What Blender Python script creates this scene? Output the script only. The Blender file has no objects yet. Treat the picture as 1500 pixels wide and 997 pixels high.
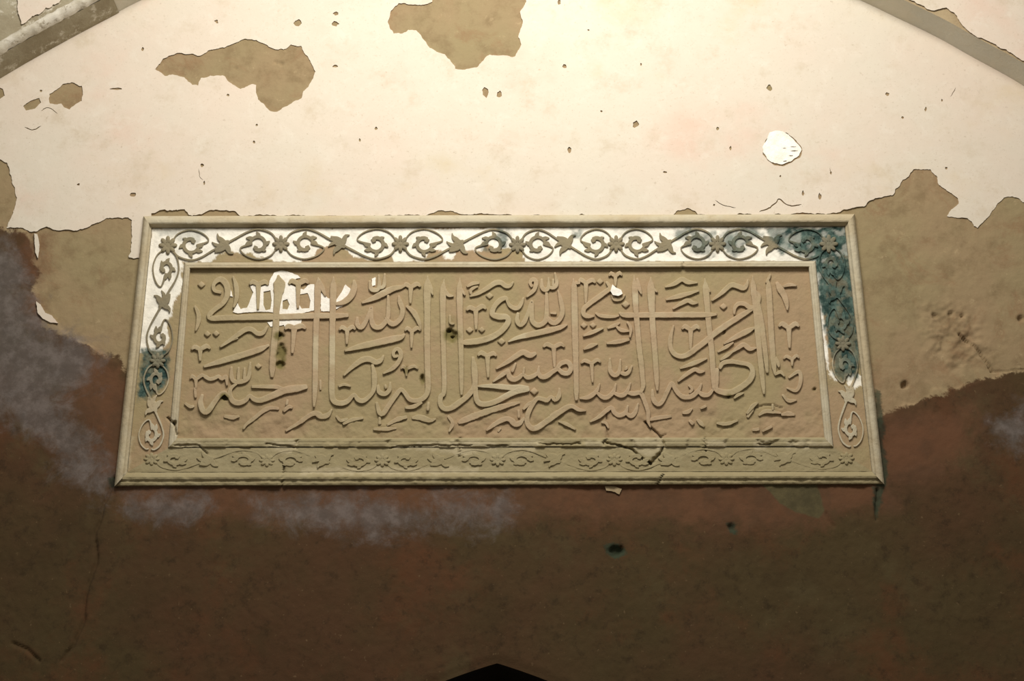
import bpy, math, random
import numpy as np
from mathutils import Matrix, Vector, Euler
from mathutils.geometry import delaunay_2d_cdt

scene = bpy.context.scene
COL = scene.collection

# ------------------------------------------------------------------ camera
D = 3.80            # distance of the camera from the wall (wall surface is y = 0)
ZC = 1.60           # eye height
F = 2250.0          # focal length in photo pixels (1500 wide)
PITCH = math.radians(24.15)
ROLL = math.radians(0.20)
cam_d = bpy.data.cameras.new('camera')
cam_d.sensor_width = 36.0
cam_d.lens = F * 36.0 / 1500.0
cam_d.clip_end = 60
cam = bpy.data.objects.new('camera', cam_d)
COL.objects.link(cam)
Rm = Matrix.Rotation(math.pi / 2 + PITCH, 3, 'X') @ Matrix.Rotation(ROLL, 3, 'Z')
cam.matrix_world = Matrix.Translation((0, -D, ZC)) @ Rm.to_4x4()
scene.camera = cam

# ------------------------------------------------------------------ world, light, exposure
world = bpy.data.worlds.new('world')
scene.world = world
world.use_nodes = True
bg = world.node_tree.nodes['Background']
bg.inputs[0].default_value = (1.0, 0.95, 0.86, 1)
bg.inputs[1].default_value = 0.29

def area_light(name, loc, target, sx, sy, energy, color):
    l = bpy.data.lights.new(name, 'AREA')
    l.shape = 'RECTANGLE'; l.size = sx; l.size_y = sy
    l.energy = energy; l.color = color
    o = bpy.data.objects.new(name, l); COL.objects.link(o)
    o.location = loc
    o.rotation_euler = (Vector(target) - Vector(loc)).to_track_quat('-Z', 'Y').to_euler()
    return o
# daylight coming down from the high opening in front of the wall
area_light('high_opening_daylight', (0.02, -1.95, 5.10), (0.02, 0, 3.95), 1.5, 0.9, 84, (1.0, 0.97, 0.925))

vs = scene.view_settings
vs.view_transform = 'Standard'; vs.look = 'None'; vs.gamma = 1.0; vs.use_curve_mapping = False
vs.exposure = 0.0

# ------------------------------------------------------------------ photo plane <-> wall coordinates
RN = np.array(Rm)
def P(pts, p=0.0):
    """points measured on the photograph -> real points on the plane lying p in front of the wall"""
    pts = np.atleast_2d(np.asarray(pts, float))
    d = np.stack([(pts[:, 0] - 750) / F, -(pts[:, 1] - 498.5) / F, -np.ones(len(pts))], 1) @ RN.T
    t = (D - np.asarray(p, float)) / d[:, 1]
    return np.stack([t * d[:, 0], -D + t * d[:, 1], ZC + t * d[:, 2]], 1)
def PIX(X, Z):
    v = np.stack([X, np.full_like(X, D), Z - ZC], 1) @ RN
    return 750 + F * v[:, 0] / -v[:, 2], 498.5 - F * v[:, 1] / -v[:, 2]

# ------------------------------------------------------------------ noise and masks
_rng = np.random.RandomState(7)
_tab = _rng.rand(8, 256, 256)
def vn(x, y, s=0):
    t = _tab[s % 8]
    xi = np.floor(x).astype(int); yi = np.floor(y).astype(int)
    fx = x - xi; fy = y - yi
    fx = fx * fx * (3 - 2 * fx); fy = fy * fy * (3 - 2 * fy)
    a = t[xi % 256, yi % 256]; b = t[(xi + 1) % 256, yi % 256]
    c = t[xi % 256, (yi + 1) % 256]; d = t[(xi + 1) % 256, (yi + 1) % 256]
    return (a * (1 - fx) + b * fx) * (1 - fy) + (c * (1 - fx) + d * fx) * fy
def fbm(x, y, sc, s=0, octv=4):
    x = np.asarray(x, float) / sc + 31.7 * (s + 1); y = np.asarray(y, float) / sc + 17.3 * (s + 1)
    r = 0; a = 0.5; n = 0
    for k in range(octv):
        r = r + a * vn(x, y, s + k); n += a
        x = x * 2.03 + 5.1; y = y * 2.03 + 9.7; a *= 0.55
    return r / n            # 0..1
def smooth(e0, e1, v):
    t = np.clip((v - e0) / (e1 - e0), 0, 1)
    return t * t * (3 - 2 * t)
def sdist(px, py, poly, far=60.0):
    """signed distance to a polygon, positive inside, in photo pixels"""
    q = np.asarray(poly, float)
    out = np.full(len(px), -far)
    m = (px > q[:, 0].min() - far) & (px < q[:, 0].max() + far) & (py > q[:, 1].min() - far) & (py < q[:, 1].max() + far)
    x = px[m]; y = py[m]
    if len(x) == 0: return out
    d2 = np.full(len(x), 1e12); ins = np.zeros(len(x), bool)
    for i in range(len(q)):
        ax, ay = q[i]; bx, by = q[(i + 1) % len(q)]
        ex = bx - ax; ey = by - ay
        t = np.clip(((x - ax) * ex + (y - ay) * ey) / (ex * ex + ey * ey + 1e-9), 0, 1)
        d2 = np.minimum(d2, (x - ax - t * ex) ** 2 + (y - ay - t * ey) ** 2)
        c = (ay > y) != (by > y)
        ins ^= c & (x < ex * (y - ay) / (ey if abs(ey) > 1e-9 else 1e-9) + ax)
    d = np.sqrt(d2)
    out[m] = np.clip(np.where(ins, d, -d), -far, far)
    return out
def sdmax(px, py, polys, far=60.0):
    r = np.full(len(px), -far)
    for q in polys: r = np.maximum(r, sdist(px, py, q, far))
    return r
def ldist(px, py, line, far=20.0):
    """distance to a polyline"""
    q = np.asarray(line, float)
    out = np.full(len(px), far)
    m = (px > q[:, 0].min() - far) & (px < q[:, 0].max() + far) & (py > q[:, 1].min() - far) & (py < q[:, 1].max() + far)
    x = px[m]; y = py[m]
    if len(x) == 0: return out
    d2 = np.full(len(x), far * far)
    for i in range(len(q) - 1):
        ax, ay = q[i]; bx, by = q[i + 1]; ex = bx - ax; ey = by - ay
        t = np.clip(((x - ax) * ex + (y - ay) * ey) / (ex * ex + ey * ey + 1e-9), 0, 1)
        d2 = np.minimum(d2, (x - ax - t * ex) ** 2 + (y - ay - t * ey) ** 2)
    out[m] = np.sqrt(d2)
    return out

# ------------------------------------------------------------------ mesh helpers
def link(name, verts, faces, mat, parent=None, smooth_sh=True, attrs=None, kind=None):
    me = bpy.data.meshes.new(name)
    verts = np.asarray(verts, np.float32)
    if isinstance(faces, np.ndarray):
        n, k = faces.shape
        me.vertices.add(len(verts)); me.vertices.foreach_set('co', verts.ravel())
        me.loops.add(n * k); me.loops.foreach_set('vertex_index', faces.astype(np.int32).ravel())
        me.polygons.add(n)
        me.polygons.foreach_set('loop_start', np.arange(0, n * k, k, dtype=np.int32))
        me.update(calc_edges=True)
    else:
        me.from_pydata([tuple(v) for v in verts], [], faces); me.update()
    if smooth_sh: me.polygons.foreach_set('use_smooth', np.ones(len(me.polygons), bool))
    if attrs:
        for k_, v in attrs.items():
            a = me.attributes.new(k_, 'FLOAT', 'POINT'); a.data.foreach_set('value', np.asarray(v, np.float32))
    me.materials.append(mat)
    o = bpy.data.objects.new(name, me); COL.objects.link(o)
    if parent: o.parent = parent
    if kind: o['kind'] = kind
    return o
def tag(o, label=None, cat=None, kind=None, group=None):
    if label: o['label'] = label
    if cat: o['category'] = cat
    if kind: o['kind'] = kind
    if group: o['group'] = group
    return o
def gridfaces(nu, nv):
    i = np.arange(nu - 1)[:, None] * nv + np.arange(nv - 1)[None, :]
    i = i.ravel()
    return np.stack([i, i + nv, i + nv + 1, i + 1], 1)

def catmull(q, step=2.0):
    q = np.asarray(q, float)
    if len(q) == 2:
        n = max(2, int(np.hypot(*(q[1] - q[0])[:2]) / step)); t = np.linspace(0, 1, n + 1)[:, None]
        return q[0] * (1 - t) + q[1] * t
    e = np.vstack([2 * q[0] - q[1], q, 2 * q[-1] - q[-2]]); out = []
    for i in range(1, len(e) - 2):
        p0, p1, p2, p3 = e[i - 1:i + 3]
        n = max(2, int(np.hypot(*(p2 - p1)[:2]) / step))
        for t in np.linspace(0, 1, n, endpoint=False):
            out.append(.5 * ((2 * p1) + (p2 - p0) * t + (2 * p0 - 5 * p1 + 4 * p2 - p3) * t * t + (3 * p1 - p0 - 3 * p2 + p3) * t ** 3))
    out.append(q[-1]); return np.array(out)
# ------------------------------------------------------------------ materials
def lin(r, g, b):
    f = lambda c: (c / 255 / 12.92) if c <= 10 else ((c / 255 + 0.055) / 1.055) ** 2.4
    return (f(r), f(g), f(b), 1)
class NT:
    def __init__(self, name, rough=0.9):
        self.m = bpy.data.materials.new(name); self.m.use_nodes = True
        self.t = self.m.node_tree; self.b = self.t.nodes['Principled BSDF']
        self.b.inputs['Roughness'].default_value = rough
        self.b.inputs['Specular IOR Level'].default_value = 0.25
        tc = self.t.nodes.new('ShaderNodeTexCoord'); self.co = tc.outputs['Object']
    def n(self, typ, ins=None, **kw):
        nd = self.t.nodes.new(typ)
        for k, v in kw.items(): setattr(nd, k, v)
        for k, v in (ins or {}).items():
            s = nd.inputs[k]
            if hasattr(v, 'is_output'): self.t.links.new(v, s)
            else: s.default_value = v
        return nd
    def noise(self, scale, detail=5, rough=0.6, off=0.0, dist=0.0):
        co = self.co
        if off: co = self.n('ShaderNodeVectorMath', {0: co, 1: (off, off * 1.7, off * .6)}, operation='ADD').outputs[0]
        return self.n('ShaderNodeTexNoise', {'Vector': co, 'Scale': scale, 'Detail': detail, 'Roughness': rough, 'Distortion': dist}).outputs[0]
    def ramp(self, v, a, b, lo=0.0, hi=1.0):
        return self.n('ShaderNodeMapRange', {'Value': v, 1: a, 2: b, 3: lo, 4: hi}, interpolation_type='SMOOTHSTEP').outputs[0]
    def mix(self, f, a, b):
        nd = self.n('ShaderNodeMix', data_type='RGBA')
        for k, v in ((0, f), (6, a), (7, b)):
            if hasattr(v, 'is_output'): self.t.links.new(v, nd.inputs[k])
            else: nd.inputs[k].default_value = v
        return nd.outputs[2]
    def math(self, op, a, b=0.0):
        nd = self.n('ShaderNodeMath', {0: a, 1: b}, operation=op); return nd.outputs[0]
    def attr(self, name):
        return self.n('ShaderNodeAttribute', attribute_name=name).outputs['Fac']
    def bump(self, h, strength, dist, prev=None):
        ins = {'Height': h, 'Strength': strength, 'Distance': dist}
        if prev: ins['Normal'] = prev
        return self.n('ShaderNodeBump', ins).outputs[0]
    def out(self, col, nrm=None):
        self.t.links.new(col, self.b.inputs['Base Color']) if hasattr(col, 'is_output') else setattr(self.b.inputs['Base Color'], 'default_value', col)
        if nrm: self.t.links.new(nrm, self.b.inputs['Normal'])
        return self.m

def mat_whitewash():
    t = NT('whitewash_plaster', 0.92)
    c = t.mix(t.ramp(t.noise(1.6, 4), .35, .68), lin(212, 202, 182), lin(216, 199, 179))
    c = t.mix(t.ramp(t.noise(2.6, 5, off=3), .52, .74, 0, .7), c, lin(216, 184, 162))      # pink wash
    c = t.mix(t.ramp(t.noise(3.4, 5, off=7), .55, .75, 0, .5), c, lin(204, 182, 142))      # yellow stain
    c = t.mix(t.ramp(t.noise(9, 6, .7, off=1), .52, .75, 0, .6), c, lin(194, 177, 150))
    c = t.mix(t.ramp(t.noise(16, 8, .75, off=21, dist=.5), .5, .7, 0, .4), c, lin(224, 214, 196))
    c = t.mix(t.ramp(t.noise(150, 3, .7, off=23), .58, .72, 0, .35), c, lin(176, 160, 134))
    c = t.mix(t.ramp(t.noise(70, 3, .6, off=2), .66, .76, 0, .45), c, lin(170, 152, 126))   # fine specks
    c = t.mix(t.ramp(t.noise(26, 5, .75, off=5), .66, .74, 0, .3), c, lin(150, 134, 108))
    b = t.bump(t.noise(4, 3), .12, .03)
    b = t.bump(t.noise(38, 6, .7), .18, .004, b)
    return t.out(c, b)
def mat_bare():                    # bare earth plaster, dado finish, paints: the lower wall
    t = NT('earth_plaster_wall', 0.95)
    n1 = t.noise(2.2, 5); n2 = t.noise(14, 6, .7, off=2); n3 = t.noise(60, 4, .7, off=4)
    c = t.mix(t.ramp(n1, .35, .65), lin(146, 130, 95), lin(151, 128, 96))
    c = t.mix(t.ramp(n2, .45, .72, 0, .65), c, lin(122, 102, 72))
    c = t.mix(t.ramp(n3, .6, .75, 0, .5), c, lin(172, 150, 116))
    c = t.mix(t.ramp(t.noise(6, 8, .75, off=61, dist=.6), .52, .66, 0, .5), c, lin(136, 104, 74))
    c = t.mix(t.ramp(t.noise(20, 8, .8, off=66), .58, .68, 0, .55), c, lin(182, 160, 122))
    def mask(a, amp, e, sc, off):
        nz = t.math('MULTIPLY', t.math('SUBTRACT', t.noise(sc, 8, .72, off=off, dist=.4), .5), amp)
        return t.ramp(t.math('ADD', t.attr(a), nz), -e, e)
    # dark sooty brown dado finish
    dk = t.mix(t.ramp(t.noise(1.7, 5, .6, off=9), .38, .62), lin(74, 60, 35), lin(80, 56, 35))
    dk = t.mix(t.ramp(t.noise(5, 6, .7, off=12), .45, .7, 0, .6), dk, lin(64, 50, 28))
    dk = t.mix(t.ramp(t.noise(90, 3, .6, off=13), .66, .76, 0, .5), dk, lin(122, 100, 70))
    dk = t.mix(t.ramp(t.noise(3.2, 7, .7, off=41), .5, .68, 0, .6), dk, lin(94, 58, 34))
    dk = t.mix(t.ramp(t.noise(4.1, 7, .7, off=47), .52, .7, 0, .65), dk, lin(82, 70, 44))
    dk = t.mix(t.ramp(t.noise(32, 7, .75, off=51), .5, .7, 0, .6), dk, lin(48, 36, 20))
    c = t.mix(mask('sd_dark', 70, 3.5, 11, 3), c, dk)
    rd = t.mix(t.ramp(t.noise(9, 6, .7, off=15), .4, .65), lin(106, 72, 49), lin(92, 65, 45))
    c = t.mix(t.math('MULTIPLY', mask('sd_red', 110, 22, 9, 21), .8), c, rd)
    bl = t.mix(t.ramp(t.noise(22, 6, .7, off=25), .4, .65), lin(96, 88, 82), lin(122, 113, 107))
    c = t.mix(t.math('MULTIPLY', mask('sd_blue', 150, 26, 13, 31), .72), c, bl)
    gy = t.mix(t.ramp(n2, .4, .65), lin(92, 82, 54), lin(76, 68, 45))
    c = t.mix(mask('sd_grey', 8, 2, 20, 33), c, gy)
    gr = t.mix(t.ramp(n2, .4, .65), lin(44, 62, 46), lin(30, 40, 28))
    c = t.mix(t.math('MULTIPLY', mask('sd_green', 26, 3, 24, 35), .75), c, gr)
    b = t.bump(t.noise(7, 5, .6), .2, .015)
    b = t.bump(n3, .3, .004, b)
    return t.out(c, b)
def mat_panel(name, c0, c1):       # carved stucco of the tablet; attributes say where gesso, paint and wear are
    t = NT(name, 0.88)
    n1 = t.noise(5.5, 4, off=1); n2 = t.noise(34, 6, .7, off=3); n3 = t.noise(120, 3, .6, off=4)
    c = t.mix(t.ramp(n1, .38, .62), c0, c1)
    c = t.mix(t.ramp(n2, .5, .75, 0, .4), c, lin(138, 120, 88))
    c = t.mix(t.ramp(n3, .62, .78, 0, .25), c, lin(192, 174, 140))
    c = t.mix(t.attr('pale'), c, t.mix(n2, lin(196, 182, 150), lin(182, 168, 134)))
    wh = t.mix(t.ramp(n2, .35, .7), lin(250, 243, 226), lin(222, 216, 200))
    c = t.mix(t.attr('white'), c, wh)
    te = t.mix(t.ramp(t.noise(40, 6, .75, off=6), .4, .62), lin(36, 58, 52), lin(84, 104, 94))
    c = t.mix(t.attr('teal'), c, te)
    c = t.mix(t.attr('olive'), c, t.mix(n2, lin(96, 88, 48), lin(134, 120, 74)))
    b = t.bump(t.noise(24, 5, .6), .3, .008)
    b = t.bump(n3, .4, .003, b)
    return t.out(c, b)
def mat_simple(name, c0, c1, sc=12, spk=None):
    t = NT(name, .93)
    c = t.mix(t.ramp(t.noise(sc, 6, .7), .38, .64), c0, c1)
    if spk: c = t.mix(t.ramp(t.noise(sc * 2.4, 6, .75, off=4), .54, .66, 0, .85), c, spk)
    b = t.bump(t.noise(sc * 4, 5, .7), .4, .006)
    return t.out(c, b)

M_white = mat_whitewash()
M_bare = mat_bare()
M_field = mat_panel('carved_stucco_field', lin(164, 139, 106), lin(158, 141, 103))
M_letter = mat_panel('carved_stucco_letters', lin(176, 152, 120), lin(172, 155, 119))
M_frame = mat_panel('stucco_moulding', lin(188, 177, 150), lin(180, 164, 132))
M_lower = mat_panel('rubbed_stucco_border', lin(160, 147, 112), lin(154, 140, 104))
M_orn = mat_panel('stucco_ornament', lin(142, 130, 102), lin(132, 122, 98))
M_gesso = mat_simple('white_gesso', lin(252, 246, 232), lin(236, 228, 212), 30)
M_soffit = mat_simple('arch_soffit_plaster', lin(206, 202, 186), lin(212, 204, 184), 5)
M_soffit_w = mat_simple('arch_soffit_worn_plaster', lin(150, 138, 112), lin(168, 158, 132), 9, lin(212, 204, 184))
M_face = mat_simple('arch_face_earth_plaster', lin(172, 152, 118), lin(156, 136, 104), 8)
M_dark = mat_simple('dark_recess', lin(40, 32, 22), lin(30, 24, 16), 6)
M_roll = mat_simple('roll_moulding_plaster', lin(216, 208, 190), lin(190, 180, 158), 14, lin(140, 126, 102))
M_floor = mat_simple('floor_stone', lin(120, 105, 84), lin(104, 92, 74), 3)

# ------------------------------------------------------------------ outlines measured on the photograph
TAB = [(210, 316), (1252, 313), (1296, 710), (167, 713)]
ARCH_R = [(731, -232), (850, -184), (1000, -116), (1150, -48), (1262, 2), (1310, 25), (1370, 54), (1420, 82), (1500, 127), (1600, 196), (1690, 285), (1760, 400), (1800, 540), (1825, 740), (1850, 1000)]
ARCH_L = [(731, -232), (612, -184), (462, -120), (330, -58), (205, 2), (167, 22), (99, 58), (14, 106), (-70, 160), (-150, 226), (-230, 310), (-300, 420), (-340, 560), (-370, 740), (-392, 1000)]
CRACKS = [([(168, 698), (152, 738), (140, 790), (132, 850), (124, 905), (108, 948), (92, 968)], 3.2, .007),
          ([(20, 942), (42, 952), (58, 968)], 4, .006),
          ([(1404, 488), (1420, 500), (1438, 516), (1450, 534), (1456, 545)], 2.0, .014),
          ([(1206, 750), (1212, 762), (1222, 772)], 2.4, .004),
          ([(1456, 545), (1480, 541), (1500, 540)], 1.5, .006), ([(1283, 716), (1280, 738), (1281, 760)], 2.5, .01)]
PITS = [(902, 808, 12, .014), (1325, 563, 7, .014), (1392, 458, 5, .008), (1370, 462, 6, .008), (1410, 462, 4, .008),
        (412, 94, 5, .008), (345, 100, 4, .006), (404, 91, 4, .008), (1070, 772, 7, .008), (1496, 466, 6, .01)]

# ------------------------------------------------------------------ thin slabs with ragged outlines
def densify(poly, step=2.4, amp=2.2, seed=0, sc=9, closed=True):
    q = np.asarray(poly, float); out = []
    n = len(q)
    for i in range(n if closed else n - 1):
        a = q[i]; b = q[(i + 1) % n]; k = max(1, int(np.hypot(*(b - a)) / step))
        for j in range(k): out.append(a + (b - a) * j / k)
    if not closed: out.append(q[-1])
    o = np.array(out)
    o[:, 0] += (fbm(o[:, 0], o[:, 1], sc, seed, 4) - .5) * 2 * amp
    o[:, 1] += (fbm(o[:, 0], o[:, 1], sc, seed + 3, 4) - .5) * 2 * amp
    return o
def blob(cx, cy, rx, ry, seed, n=14):
    r = random.Random(seed)
    return [(cx + rx * (1 + r.uniform(-.3, .3)) * math.cos(2 * math.pi * k / n), cy + ry * (1 + r.uniform(-.3, .3)) * math.sin(2 * math.pi * k / n)) for k in range(n)]
bot = [(-260, 250), (-60, 244), (0, 234), (10, 239), (20, 273), (24, 290), (16, 318), (9, 334), (28, 333), (44, 338), (52, 338), (56, 335), (68, 331), (82, 336), (113, 338), (130, 331), (154, 321), (188, 318), (194, 322), (193, 350), (190, 376), (206, 378), (218, 330), (222, 311), (232, 310), (240, 307), (250, 308), (258, 305), (270, 306), (276, 313), (296, 313), (306, 308), (320, 308), (345, 309), (352, 315), (500, 316), (618, 315), (632, 311), (650, 308), (664, 309), (672, 314), (800, 315), (986, 315), (992, 308), (1008, 305), (1018, 308), (1022, 314), (1120, 314), (1230, 312), (1240, 306), (1252, 305), (1266, 303), (1272, 296), (1284, 290), (1308, 286), (1318, 270), (1330, 256), (1338, 248), (1360, 247), (1370, 258), (1374, 271), (1392, 281), (1403, 290), (1404, 297), (1394, 305), (1387, 317), (1415, 318), (1426, 330), (1433, 333), (1442, 324), (1452, 314), (1461, 300), (1470, 290), (1482, 287), (1492, 289), (1502, 298), (1540, 312), (1600, 300), (1760, 320)]
botd = densify(bot, 1.8, 3.6, 1, 11, closed=False)
outer = [tuple(v) for v in botd] + [(1760, 0), (1500, -300), (0, -300), (-260, 0)]
# ------------------------------------------------------------------ wall_back : the uneven earth plaster wall
def axis(lo, a, b, hi, h):
    mid = np.linspace(a, b, int(round((b - a) / h)) + 1)
    def grow(start, end):
        r = []; x = start; st = h * 1.5; s = 1 if end > start else -1
        while (end - x) * s > st * 1.4: x += s * st; r.append(x); st = min(st * 1.35, .25)
        return r + [end]
    return np.concatenate([grow(a, lo)[::-1], mid, grow(b, hi)])
DOORX = float(P([(728, 985)])[0, 0]); DOORZ = float(P([(728, 971)])[0, 2]); DOORW = .62
def door_top(x):
    u = np.abs(x - DOORX) / DOORW
    return DOORZ - .22 * u ** 1.05 - .34 * u ** 3.2
xs = axis(-3.0, -1.62, 1.62, 3.0, .0042); zs = axis(0.0, 2.26, 4.62, 5.3, .0042)
ia, ib = np.abs(xs - (DOORX - DOORW)).argmin(), np.abs(xs - (DOORX + DOORW)).argmin()
xs[ia] = DOORX - DOORW; xs[ib] = DOORX + DOORW
NX, NZ = len(xs), len(zs)
X, Z = np.meshgrid(xs, zs, indexing='ij')
Z = Z.copy()
inside = np.zeros((NX, NZ), bool)
for i in range(ia, ib + 1):
    zt = door_top(xs[i]); j = np.abs(zs - zt).argmin()
    Z[i, j] = zt; inside[i, :j] = True
X = X.ravel(); Z = Z.ravel()
px, py = PIX(X, Z)
h = (fbm(px, py, 160, 1, 3) - .5) * .005 + (fbm(px, py, 26, 3, 4) - .5) * .003
h += (fbm(px, py, 8, 5, 3) - .5) * .0016
rough = smooth(-10, 40, sdmax(px, py, [[(1330, 440), (1390, 430), (1440, 450), (1470, 540), (1400, 560), (1350, 520)]]))
h += rough * (fbm(px, py, 12, 2, 4) - .6) * .022
for ln, w, dp in CRACKS:
    jx = (fbm(px, py, 46, 6, 3) - .5) * 16
    d = ldist(px + jx, py + jx * .5, ln)
    h -= dp * (1 - smooth(w * .3, w, d))
# the finish layer left of the long crack stands a little proud
for cx, cy, r, dp in PITS:
    d = np.hypot(px - cx, (py - cy) * 1.1) + (fbm(px, py, 9, 4, 3) - .5) * r
    h -= dp * (1 - smooth(r * .5, r, d))
S_dark = [[(-900, 336), (0, 336), (38, 338), (50, 352), (54, 385), (50, 425), (56, 462), (84, 482), (118, 502), (146, 516), (172, 524), (260, 660), (1230, 660), (1268, 618), (1300, 604), (1340, 588), (1385, 570), (1430, 562), (1462, 546), (1500, 543), (2400, 540), (2400, 2400), (-900, 2400)]]
S_red = [[(100, 560), (140, 520), (190, 560), (180, 700), (150, 700), (136, 640), (108, 606)], [(38, 345), (60, 350), (58, 470), (36, 440)],
         [(160, 700), (1300, 700), (1310, 745), (1180, 770), (1000, 772), (900, 760), (700, 752), (560, 760), (400, 760), (180, 740)],
         [(1296, 612), (1420, 600), (1420, 660), (1340, 720), (1290, 700)]]
S_blue = [[(-60, 355), (14, 360), (34, 390), (44, 440), (66, 486), (104, 488), (142, 524), (134, 556), (96, 570), (104, 616), (142, 650), (158, 700), (150, 724), (108, 700), (60, 640), (18, 618), (-60, 600)],
          [(380, 735), (520, 728), (620, 742), (640, 770), (520, 782), (430, 768)], [(1462, 616), (1540, 610), (1540, 650), (1470, 654)], [(190, 725), (300, 735), (280, 760), (190, 750)], [(640, 735), (740, 730), (740, 765), (640, 770)]]
S_grey = [[(1114, 708), (1196, 708), (1208, 750), (1198, 760), (1164, 750), (1142, 738)]]
S_green = [[(1282, 570), (1290, 570), (1299, 706), (1299, 714), (1284, 714)], [(1278, 715), (1296, 715), (1290, 734), (1284, 760), (1279, 740)],
           [(882, 798), (900, 796), (916, 803), (917, 813), (902, 818), (886, 811)], [(160, 700), (174, 700), (172, 714), (160, 714)], [(1064, 766), (1076, 766), (1078, 782), (1068, 782)]]
at = {}
for nm, S in (('sd_dark', S_dark), ('sd_red', S_red), ('sd_blue', S_blue), ('sd_grey', S_grey), ('sd_green', S_green)):
    at[nm] = sdmax(px, py, S)
# dark finish is a thin coat over the plaster
h += .004 * smooth(-4, 3, at['sd_dark'] + (fbm(px, py, 22, 3, 4) - .5) * 20)
sdt = sdist(px, py, TAB)
h = np.where(sdt > 5, -.045, h)
h = h * np.where(np.abs(X - DOORX) <= DOORW, smooth(0, .03, Z - door_top(X)), 1)
keep_edge = np.abs(Z - door_top(X)) < 1e-6
h = np.where(keep_edge & (np.abs(X - DOORX) <= DOORW + 1e-6), 0, h)
sdw = sdist(px, py, outer, 30)
h = np.where((sdw > 0) & (sdt < 5), np.minimum(h * .45, .0006), h)
V = np.stack([X, -h, Z], 1)
fc = gridfaces(NX, NZ)
inn = inside.ravel()
cell_in = (inn[fc].sum(1) > 0) & (np.abs(X[fc].mean(1) - DOORX) < DOORW)
fc = fc[~cell_in]
wall = link('wall_back', V, fc, M_bare, attrs=at)
tag(wall, 'weathered earth plaster wall, whitewashed above and stained dark reddish brown below', 'wall', 'structure')

def slab(name, outer, holes, p1, p0, mat, parent=None, attrs=None):
    loops = [outer] + list(holes)
    vs_, fs_, es_ = [], [], []
    for lp in loops:
        lp = np.asarray(lp, float)
        if np.sum(lp[:, 0] * np.roll(lp[:, 1], -1) - lp[:, 1] * np.roll(lp[:, 0], -1)) < 0: lp = lp[::-1]
        k = len(vs_); vs_ += [Vector((float(a), float(b))) for a, b in lp]; fs_.append(list(range(k, len(vs_))))
    vo, eo, fo, ov, oe, of = delaunay_2d_cdt(vs_, [], fs_, 1, 1e-5)
    pts = np.array([(v.x, v.y) for v in vo])
    tris = [list(f) for f, o in zip(fo, of) if 0 in o and not any(k > 0 for k in o)]
    n = len(pts)
    Vv = np.concatenate([P(pts, p1), P(pts, p0)])
    cnt = {}
    for f in tris:
        for a, b in ((f[0], f[1]), (f[1], f[2]), (f[2], f[0])): cnt[(a, b)] = 1
    # image y points down, so orientation seen from the camera flips
    faces = []
    for f in tris:
        a, b, c = f
        u = Vv[b] - Vv[a]; w = Vv[c] - Vv[a]
        faces.append([a, b, c] if np.cross(u, w)[1] < 0 else [a, c, b])
    for (a, b) in cnt:
        if (b, a) not in cnt: faces.append([a, a + n, b + n, b])
    return link(name, Vv, faces, mat, parent, smooth_sh=False, attrs=attrs)

H1 = [(229, 100), (240, 85), (257, 79), (272, 80), (290, 82), (310, 73), (330, 68), (345, 63), (360, 57), (378, 59), (395, 68), (415, 74), (425, 66), (440, 66), (445, 78), (455, 90), (462, 104), (458, 118), (450, 130), (440, 142), (425, 152), (405, 163), (395, 162), (385, 154), (377, 148), (376, 126), (365, 125), (353, 130), (335, 120), (325, 112), (308, 111), (293, 114), (290, 124), (280, 125), (270, 113), (240, 110)]
H2 = [(568, 31), (578, 48), (589, 48), (597, 42), (609, 44), (623, 58), (636, 73), (647, 77), (659, 87), (667, 101), (681, 103), (698, 99), (711, 85), (718, 80), (739, 83), (756, 82), (764, 65), (761, 55), (764, 38), (763, 17), (771, 3), (768, -30), (740, -60), (690, -70), (640, -50), (633, -20), (633, 4), (609, 6), (585, 3), (573, 17)]
H3 = [(72, 137), (85, 131), (92, 123), (106, 120), (119, 126), (123, 138), (118, 148), (102, 159), (89, 152), (73, 153)]
H4 = [(34, 155), (44, 148), (58, 143), (60, 150), (51, 159), (38, 162)]
H5 = [(-8, 126), (4, 130), (7, 140), (-4, 148), (-14, 140)]
PATCH = [(1117, 215), (1122, 205), (1128, 194), (1140, 191), (1152, 194), (1163, 203), (1172, 213), (1176, 220), (1172, 230), (1160, 238), (1148, 243), (1135, 242), (1125, 235), (1118, 226)]
holes = [densify(H1, 1.8, 3.8, 2, 11), densify(H2, 1.8, 3.8, 3, 11), densify(H3, 1.8, 3, 4, 8), densify(H4, 2, 1, 5, 6), densify(H5, 2, 1, 1, 6), densify(PATCH, 2, 1.5, 2, 5)]
small = [(436, 34, 5, 5), (492, 20, 4, 2.5), (491, 35, 5, 3.5), (317, 31, 2.5, 2), (209, 72, 2, 2.5), (334, 139, 1.8, 1.8), (296, 242, 2.5, 2.5), (299, 268, 1.5, 3), (195, 285, 5, 3.5), (60, 133, 2, 2), (711, 135, 4.5, 7.5), (731, 138, 4, 4.5), (551, 188, 2.2, 2.2), (827, 97, 3.2, 3.2), (819, 3, 2.5, 4), (931, 182, 4.2, 5), (834, 220, 3, 4), (1127, 129, 4, 4.2), (1300, 138, 3, 2.5), (1322, 172, 2, 2), (1051, 188, 2, 2.5), (1386, 246, 2, 2), (1201, 288, 2, 5), (1176, 283, 1.8, 4), (1070, 217, 1.5, 3), (1217, 253, 1.5, 2), (881, 163, 1.5, 1.5), (170, 130, 8, 1.6), (491, 97, 5, 1.8), (862, 44, 1.6, 1.2), (1356, 160, 1.5, 3), (1380, 147, 1.3, 2), (115, 270, 2, 1.6), (527, 205, 1.4, 2.4), (974, 252, 3, 1.5), (939, 94, 1.2, 2), (372, 208, 1.8, 1.8), (376, 183, 1.6, 1.6), (318, 33, 1.6, 1.6), (1143, 258, 1.5, 1.5), (1046, 300, 1.6, 1.6)]
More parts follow.
